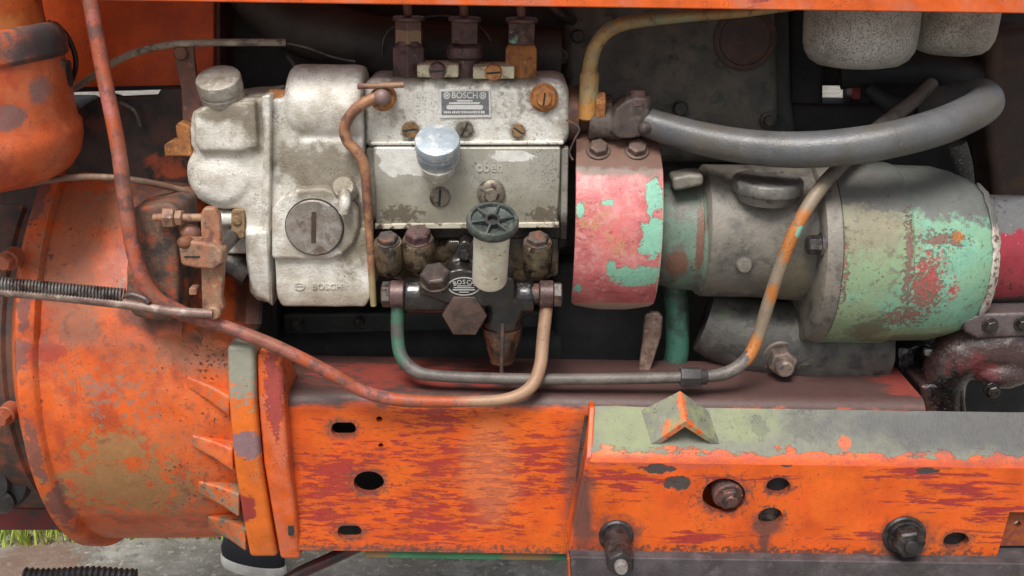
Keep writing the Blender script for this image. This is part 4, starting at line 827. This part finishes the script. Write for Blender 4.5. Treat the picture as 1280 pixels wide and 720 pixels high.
mb = MB(); mb.pipe([(497, 382, -40), (497, 420, -44), (502, 446, -52), (520, 464, -60), (550, 470, -64), (620, 473, -66), (700, 474, -66), (790, 473, -66), (865, 471, -66), (905, 467, -64), (932, 450, -60), (948, 420, -54), (960, 380, -58), (975, 335, -64), (995, 285, -66), (1022, 240, -54), (1048, 210, -22), (1090, 166, 30), (1140, 128, 90), (1165, 105, 120)], [8.4]*4+[7.2]*5+[8.2]*6+[9]*5, 16); build('pipe', mb, m_p2, sp2)
mb = MB(); mb.hexa(P(850, 471, -66), XA, 13, 26, .1); mb.lathe(P(874, 471, -66), XA, [(0, 10), (8, 9.5), (10, 8)], 20); build('union_nut', mb, m_iron, sp2, bevel=1.2)
lk = thing('leak_off_pipe', P(466, 380, -30), 'thin rusty leak off pipe bending down beside the pump nameplate face', 'pipe', 'fuel pipes')
m_p3 = pm('thin rusty pipe', (.22, .10, .06), [L((.40, .20, .10), 26, .5, .1), L((.13, .06, .05), 16, .56, .1), L((.35, .28, .14), 24, .2, .3, blobs=[(P(466, 370, -30), (12, 40, 36))], jag=.4)])
mb = MB(); mb.pipe([(474, 121, -22), (458, 127, -24), (441, 140, -26), (431, 158, -26), (434, 176, -26), (448, 192, -26), (456, 212, -26), (459, 250, -26), (463, 310, -26), (467, 382, -24)], [8, 7.5, 7, 7, 7, 7, 6.5, 6, 5, 4], 14); build('pipe', mb, m_p3, lk)
mb = MB(); c = P(480, 121, -4); mb.lathe(c, TO, [(-2, 15), (14, 15), (16, 13)], 28); build('banjo_ring', mb, m_rusto, lk)
mb = MB(); mb.ball(c+TO*20+ZA*3, 10, 10); build('banjo_screw', mb, mat('mauve screw', (.27, .18, .16), .5, .2), lk)
mb = MB(); mb.tube([P(447, 108, -26), P(505, 106, -26)], 3.4, 10, smooth=False); build('tommy_bar', mb, m_lv, lk)
m_p4 = pm('ochre greenish pipe', (.36, .22, .09), [L((.24, .27, .17), 40, .52, .1), L((.45, .27, .10), 26, .55, .1), L((.2, .1, .05), 14, .6, .08), L((.5, .24, .06), 16, .2, .2, blobs=[(P(738, 140, 10), (26, 60, 16))], jag=.5)])
op = thing('return_pipe', P(738, 148, 12), 'ochre return pipe bending up and right under the bonnet edge', 'pipe', 'fuel pipes')
mb = MB(); mb.pipe([(735, 146, 12), (736, 110, 12), (739, 75, 12), (749, 50, 12), (768, 34, 12), (800, 26, 12), (860, 20, 10), (930, 15, 6), (1000, 6, 4)], [10.5, 10.5, 9.5, 9, 9, 8.5, 7.5, 6.5, 6], 16); build('pipe', mb, m_p4, op)
mb = MB(); mb.lathe(P(735, 150, 12), ZA, [(0, 9), (2, 11.5), (54, 11.5), (58, 9.6)], 22); build('ferrule', mb, m_p4, op)
mb = MB(); mb.hexa(P(744, 133, 14), XA, 18, 12, .12, ph=.2); build('banjo_nut', mb, m_rusto, op, bevel=1)
# hose fitting block
fb = thing('hose_fitting', P(788, 175, 10), 'dark brown hose fitting block with bolt head on top', 'fitting')
m_fb = mat('dark brown fitting', (.085, .062, .054), .55, .15, layers=[L((.13, .10, .085), 24, .54, .1), L((.05, .038, .035), 14, .56, .08)], grain=.4)
mb = MB(); mb.slab([(768, 138), (782, 126), (806, 124), (811, 140), (808, 160), (800, 172), (776, 174), (766, 168)], -6, 52); mb.lathe(P(797, 140, 10), ZA, [(-20, 18), (18, 17), (20, 15)], 26); mb.lathe(P(752, 154, 18), XA, [(-16, 20), (26, 20)], 26); build('block', mb, m_fb, fb, cast=2.6, sm=4)
mb = MB(); c = P(797, 126, 8); mb.lathe(c, ZA, [(-4, 16), (3, 15), (5, 12)], 26); mb.lathe(c+ZA*4, ZA, [(0, 11), (7, 11), (9, 9)], 22); build('top_bolt', mb, m_plum, fb)
mb = MB(); mb.ball(P(806, 160, -8), 8, 8); build('grease_nipple', mb, m_fb, fb)
# thick hose
m_hose = mat('chalky grey rubber hose', (.085, .088, .093), .34, layers=[L((.12, .122, .126), 50, .5, .12, amt=.8), L((.10, .09, .075), 40, .55, .12), L((.33, .32, .30), 12, .70, .03, amt=.8), L((.22, .19, .15), 7, .68, .05, amt=.6)], grain=.3, lump=.3)
mb = MB(); mb.pipe([(806, 152, 10), (840, 163, -2), (890, 176, -22), (950, 185, -42), (1010, 187, -58), (1070, 182, -66), (1125, 172, -66), (1175, 158, -54), (1212, 142, -30), (1231, 129, 6), (1224, 120, 50), (1195, 124, 92), (1160, 130, 130)], [18, 19.5, 21, 22, 23, 23.4, 23.2, 23.6, 23.4, 23, 22, 20, 19], 26, 10)
single('rubber_hose', mb, m_hose, 'thick grey rubber hose curving across above the starter', 'hose')

# ------------------------------------------------------------ curved guard strap
gd = thing('curved_guard', P(775, 383, 0), 'curved metal guard with chipped pink and mint paint', 'guard')
GR = 124; GC = Vector((0, 76, P(770, 292, -45).z-9)); G = lambda x, y: CY(x, y, GC.y, GC.z, GR)
m_guard = mat('pink over mint paint', PINK, .42, layers=[
    L((.66, .25, .24), 34, .52, .12, amt=.7), L((.50, .27, .14), 7, .56, .06, bw=.15, blobs=[(G(742, 277), (26, 60, 20)), (G(772, 305), (20, 60, 18))], amt=.7), L((.62, .30, .28), 9, .58, .07, big=(40, .5), amt=.7), L((.30, .08, .08), 5, .62, .05, stretch=(.5, 1, 1), big=(40, .4), amt=.7),
    L(MINT, 9, .16, .04, blobs=[(G(816, 300), (20, 30, 26)), (G(820, 285), (12, 30, 16)), (G(798, 346), (40, 40, 17)), (G(764, 335), (7, 30, 16)), (G(759, 253), (9, 14, 4)), (G(726, 262), (6, 14, 10)), (G(818, 245), (12, 24, 28)), (G(722, 362), (6, 14, 8))], jag=1.0, relief=-.3, detail=9, nr=.68),
    L((.24, .19, .16), 18, .12, .25, grad=(G(770, 222), (0, 0, .05)), jag=.6, rough=.6),
    L((.16, .085, .06), 16, .15, .2, grad=(G(770, 213), (0, 0, .07)), jag=.6, rough=.65),
    L((.4, .38, .28), 10, .15, .12, blobs=[(G(775, 383), (90, 60, 9)), (G(829, 320), (5, 60, 100))], jag=.5, amt=.7),
    L((.12, .08, .07), 5, .71, .03)], grain=.2, lump=.3)
gx0, gx1 = P(719, 290, -45).x, P(829, 290, -45).x
rows = []; N = 44
for i in range(N+1):
    a = R(112-171*i/N)
    e = 0
    dd = (N-i)*R(171/N)*GR
    if dd < 22: e = 22-math.sqrt(max(0, 22**2-(22-dd)**2))
    ins = 3*math.sin(max(0, (60-i*3.2))/60*1.5) if i < 18 else 0
    row = []
    for j in range(9):
        t = j/8; x = (gx0+e+ins)*(1-t)+(gx1-e-ins*1.6)*t
        rr2 = GR-2.2*(2*t-1)**4*1.5
        row.append(Vector((x, GC.y-math.cos(a)*rr2, GC.z+math.sin(a)*rr2)))
    inner = [Vector((p.x, p.y+4*math.cos(a), p.z-4*math.sin(a))) for p in row[::-1]]
    rows.append(row+inner)
mb = MB(); mb.loft(rows); build('strap', mb, m_guard, gd, bevel=1)
m_gb = mat('greasy brown bolt', (.12, .08, .065), .5, .2, layers=[L((.2, .13, .10), 12, .55, .1)], grain=.4)
for x in (748, 796):
    c = G(x, 188); ax = (c-Vector((c.x, GC.y, GC.z))).normalized(); mb = MB(); mb.lathe(c, ax, [(-8, 15), (1, 15), (2, 14)], 24); mb.hexa(c+ax, ax, 12, 9, .16); build('bolt', mb, m_gb, gd, bevel=.8)

# ------------------------------------------------------------ starter motor
st = thing('starter_motor', P(1010, 430, 40), 'large starter motor with worn mint green end housing', 'starter motor')
def xz(x, y, Y=50): return P(x, y, Y)
YS = 50
m_stb = mat('greasy grey starter body', (.17, .158, .138), .5, .1, layers=[L((.24, .215, .175), 40, .5, .15, amt=.8), L((.09, .083, .075), 30, .56, .12), L((.21, .19, .12), 30, .2, .2, blobs=[(P(985, 350, -20), (30, 60, 50))], jag=.6, amt=.6), L((.26, .24, .22), 8, .69, .05, amt=.7)], grain=.4, lump=.5)
c = xz(872, 288); r_ = 84; xe = P(1056, 310, -75).x-c.x-19
mb = MB(); mb.lathe(c, XA, [(-2, r_-8), (4, r_), (xe*.55, r_), (xe, r_+4)], 64); build('motor_body', mb, m_stb, st, lump=1.2, lsize=40)
m_stg = mat('mint flange paint', (.13, .20, .15), .5, layers=[L((.12, .115, .10), 26, .5, .1), L((.16, .08, .055), 14, .2, .15, blobs=[(P(846, 330, -20), (18, 60, 22)), (P(876, 300, -25), (6, 60, 60))], jag=.6), L((.08, .07, .06), 10, .64, .06)], grain=.35)
c = xz(836, 290); mb = MB(); mb.lathe(c, XA, [(-22, 30), (-22, 58), (-18, 66), (0, 71), (4, 73), (32, 74), (36, 79), (40, 80)], 56); build('nose_cover', mb, m_stg, st)
mb = MB(); mb.slab([(840, 222), (862, 218), (880, 218), (880, 232), (862, 236), (842, 240)], -18, 40); build('through_bolt_lug', mb, m_stb, st, bevel=5, seg=3)
# fill cap disc on top
c = P(959, 236, -12); ax = tilt(4); mb = MB(); mb.lathe(c, ax, [(-14, 33), (-4, 37), (-2, 41), (0, 42), (11, 42), (13, 40.5), (14, 37), (13, 34), (13.5, 3)], 44); build('brush_cap', mb, mat('dull grey cap', (.14, .135, .125), .45, .2, layers=[L((.21, .20, .18), 24, .52, .1), L((.07, .06, .055), 12, .6, .08)], grain=.35), st)
c = P(930, 331, -34); mb = MB(); mb.lathe(c, TO, [(-6, 10), (3, 10), (6, 8), (7, 3)], 22); build('rivet', mb, m_stb, st)
# flange ring: the big housing's left face
EX0 = P(1056, 310, -75).x; EX1 = P(1254, 305, -40).x; ec = Vector((EX0, 40, P(1056, 326, -20).z-6))
m_fr = mat('greasy grey flange', (.17, .158, .14), .5, .1, layers=[L((.22, .195, .16), 30, .5, .15), L((.09, .08, .07), 20, .58, .1)], grain=.4, lump=.4)
mb = MB(); mb.lathe(ec-XA*20, XA, [(0, 70), (0, 108), (3, 113), (18, 116), (20, 116)], 80); build('flange_ring', mb, m_fr, st)
for y, rr_ in ((306, 1),):
    p_ = CY(1020, y, ec.y, ec.z, 98); c = Vector((EX0-19, p_.y, p_.z)); mb = MB(); mb.lathe(c, -XA, [(-2, 15), (4, 15)], 22); mb.hexa(c-XA*3, -XA, 12*rr_, 16, .12); build('flange_bolt', mb, m_iron, st, bevel=.8)
# end housing
EH = lambda x, y: CY(x, y, ec.y, ec.z, 112)
m_end = mat('mint paint worn', (.19, .40, .285), .45, layers=[
    L((.24, .40, .25), 40, .52, .12, amt=.7),
    L((.25, .26, .13), 14, .1, .3, blobs=[(EH(1050, 405), (60, 70, 50)), (EH(1085, 330), (44, 60, 60)), (EH(1130, 420), (110, 60, 22)), (EH(1100, 300), (50, 60, 40))], jag=.9, amt=.6),
    L((.10, .085, .05), 10, .15, .3, blobs=[(EH(1085, 410), (26, 40, 30)), (EH(1150, 424), (110, 60, 14))], jag=.9, amt=.7),
    L((.25, .21, .145), 16, .15, .3, blobs=[(EH(1080, 275), (60, 80, 44)), (EH(1070, 240), (60, 100, 50))], jag=.8, amt=.85, rough=.55),
    L((.13, .128, .122), 14, .1, .2, grad=(EH(1150, 272), (.004, .006, .034)), jag=1.0, rough=.5, amt=.95),
    L((.22, .12, .095), 5, .56, .03, bw=.18, detail=9, nr=.7, relief=-.3, blobs=[(EH(1158, 360), (24, 50, 50)), (EH(1180, 300), (32, 40, 10)), (EH(1050, 345), (10, 40, 50)), (EH(1130, 395), (30, 40, 18)), (EH(1135, 330), (6, 40, 90))]),
    L((.42, .09, .085), 5, .57, .04, bw=.16, detail=9, nr=.7, blobs=[(EH(1162, 350), (22, 50, 36)), (EH(1190, 427), (20, 40, 10)), (EH(1193, 362), (8, 40, 18))]),
    L(RUSTO, 7, .2, .08, blobs=[(EH(1199, 296), (8, 30, 7))], jag=.5),
    L((.08, .055, .045), 4, .68, .03, big=(50, .4)), L((.14, .12, .09), 8, .62, .05, amt=.6, big=(70, .6))], grain=.3, lump=.6, lsize=30)
m_chip = mat('flaking cream rim', (.50, .46, .40), .55, layers=[L((.15, .10, .08), 7, .54, .05), L((.4, .08, .07), 9, .63, .04), L((.12, .12, .11), 14, .1, .2, grad=(P(1245, 285, -40), (0, 0, .05)), jag=.5)], grain=.6)
c = ec; XE = EX1-EX0
mb = MB(); mb.lathe(c, XA, [(0, 112), (2, 115), (40, 115), (XE*.39, 115), (XE*.415, 114), (XE*.43, 111.5), (XE*.68, 110.5), (XE*.8, 105), (XE*.88, 99), (XE*.94, 92), (XE*.97, 88), (XE*.985, 80), (XE*.985, 50)], 80); build('end_housing', mb, m_end, st, lump=2.2, lsize=45)
mb = MB(); xo = ec.x+XE*.95; rings = []
for i in range(40):
    a = R(-70+150*i/39); w_ = 7+3*mnoise.noise(Vector((i*.5, 0, 3))); rr2 = 92
    p = Vector((xo, ec.y-math.cos(a)*rr2, ec.z+math.sin(a)*rr2)); rd2 = Vector((0, -math.cos(a), math.sin(a)))
    rings.append([p-XA*w_-rd2*4, p-XA*w_+rd2*7, p-XA*w_*.2+rd2*5, p+XA*w_*.9-rd2*2, p+XA*w_-rd2*12])
mb.loft(rings); build('chipped_rim', mb, m_chip, st, bevel=2)
# red shaft tube to the right
m_red = mat('red and black oily tube', (.30, .03, .045), .3, .1, layers=[L((.045, .03, .032), 22, .1, .1, grad=(P(1250, 372, -20), (0, 0, -.05)), jag=.7), L((.15, .15, .15), 22, .1, .12, grad=(P(1260, 296, -20), (0, 0, .045)), jag=.6), L((.55, .5, .46), 6, .69, .03), L((.04, .03, .03), 12, .62, .05)], grain=.3, coat=.3)
c = Vector((EX1-40, 48, ec.z+2)); mb = MB(); mb.lathe(c, XA, [(0, 70), (38, 72), (44, 75), (50, 72), (220, 71)], 56)
single('drive_tube', mb, m_red, 'red and black oily tube leaving the starter at right edge', 'tube')
# bracket feet below starter
mb = MB(); mb.pipe([(880, 400, 70), (940, 420, 60), (1010, 430, 55), (1100, 436, 60)], [40, 50, 54, 46], 26); build('lower_casting', mb, mat('shadowed grey casting', (.075, .072, .066), .5, layers=[L((.11, .10, .09), 30, .52, .12), L((.035, .033, .032), 24, .55, .1), L((.10, .12, .075), 18, .62, .06)], grain=.4, lump=.6), st, lump=3, lsize=30)
mb = MB(); mb.slab([(955, 400), (1020, 424), (1110, 430), (1108, 470), (1090, 484), (960, 480)], 20, 60); build('mount_casting', mb, mat('dark mount casting', (.075, .072, .062), .5, layers=[L((.075, .085, .05), 22, .56, .1), L((.02, .02, .02), 30, .54, .1)], grain=.4, lump=.6), st, cast=3.2, sm=6, lump=3, lsize=26)
c = P(975, 446, 10); ax = (TO-ZA*.15).normalized(); mb = MB(); mb.lathe(c, ax, [(-6, 24), (2, 24), (4, 22)], 30); mb.hexa(c+ax*3, ax, 18, 18, .1); mb.lathe(c+ax*20, ax, [(0, 12), (12, 11.5), (15, 9)], 20); build('mount_bolt', mb, mat('dusty brown bolt', (.23, .17, .14), .5, .2, layers=[L((.10, .085, .08), 14, .55, .08)], grain=.35), st, bevel=.8)

# ------------------------------------------------------------ oily casting at right
oc = thing('oily_elbow', P(1220, 512, 0), 'black oily cast elbow dripping grease at the right edge', 'casting')
m_oc = mat('oily maroon casting', (.05, .026, .024), .3, .05, layers=[L((.11, .085, .085), 20, .1, .3, grad=(P(1240, 412, -20), (0, 0, .035)), jag=.6, rough=.4), L((.13, .022, .026), 18, .25, .15, blobs=[(P(1215, 455, -20), (40, 60, 26))], jag=.8, amt=.8), L((.008, .007, .007), 20, .3, .2, blobs=[(P(1190, 480, -20), (46, 70, 36)), (P(1210, 505, -20), (60, 70, 26)), (P(1260, 495, -20), (40, 70, 20))], jag=.8, rough=.1), L((.12, .10, .085), 3.2, .64, .05, rough=.35, big=(30, .4))], grain=.6, gsize=3, lump=1.2, lsize=12, coat=.5)
mb = MB(); mb.pipe([(1320, 445, 10), (1250, 428, 0), (1205, 440, 0), (1180, 470, 0), (1178, 520, 0)], [46, 42, 36, 28, 26], 24)
mb.ball(P(1250, 465, -20), 26, 10, (1.4, 1, .8)); mb.ball(P(1195, 440, -6), 26, 10); build('elbow', mb, m_oc, oc, cast=3, sm=4, lump=2.4, lsize=14)
mb = MB(); mb.slab([(1204, 402), (1225, 393), (1310, 390), (1310, 420), (1222, 424), (1206, 416)], -40, 70); build('top_flange', mb, m_oc, oc, bevel=4, seg=3, lump=1, lsize=12)
mb = MB(); mb.slab([(1150, 482), (1206, 478), (1212, 545), (1160, 545)], -24, 60); build('foot', mb, m_oc, oc, bevel=6, seg=3)
for x, y in ((1238, 407), (1278, 405), (1240, 488)):
    c = P(x, y, -42 if y < 450 else -44); mb = MB(); mb.lathe(c, TO, [(-4, 10), (1, 10)], 20); mb.hexa(c, TO, 8, 8); build('bolt', mb, m_oil, oc, bevel=.6)
mb = MB(); mb.slab([(1120, 436), (1160, 430), (1180, 445), (1175, 500), (1130, 500)], 30, 60); build('black_lump', mb, mat('black grease', (.008, .008, .009), .15, coat=.5, lump=2, lsize=10, grain=.5), oc, cast=3, sm=3, lump=8, lsize=14)
mb = MB(); mb.slab(rr(1156, 437, 1178, 446, 3), -2, 8); build('steel_tag', mb, mat('wet steel tag', (.3, .3, .29), .25, .6), oc, bevel=2)
# ------------------------------------------------------------ filters hanging at the top right
def filt(x0, x1, yb2, Y, m, label, tiltx=0):
    cx = (x0+x1)/2; c = P(cx, yb2, Y); k = K(c); r = (x1-x0)/2*k
    t = thing('filter_bowl', c, label, 'filter', 'filter bowls under the bonnet')
    ax = Vector((tiltx, 0, 1)).normalized()
    mbx = MB(); mbx.lathe(c, ax, [(0, r*.12), (1, r*.5), (4, r*.72), (10, r*.86), (20, r*.955), (30, r*.985), (50, r), (130, r*1.01)], 56); build('bowl', mbx, m, t)
    mbx = MB(); mbx.lathe(c+ax*126, ax, [(0, r*1.05), (14, r*1.05), (16, r), (40, r*.9)], 48); build('clamp_ring', mbx, m_iron, t)
m_f = mat('rough grey cast bowl', (.52, .49, .44), .62, .15, layers=[L((.55, .53, .49), 26, .53, .12, amt=.7), L((.16, .14, .12), 2.0, .58, .09, amt=.75, relief=-.5), L((.27, .235, .19), 40, .56, .12, amt=.6), L((.62, .6, .57), 14, .64, .06)], grain=1.0, gsize=2.4)
filt(1002, 1141, 84, 48, m_f, 'larger rough grey filter bowl hanging left of its pair', -.02)
filt(1134, 1239, 69, 75, m_f, 'smaller pitted grey filter bowl hanging right of its pair', .01)
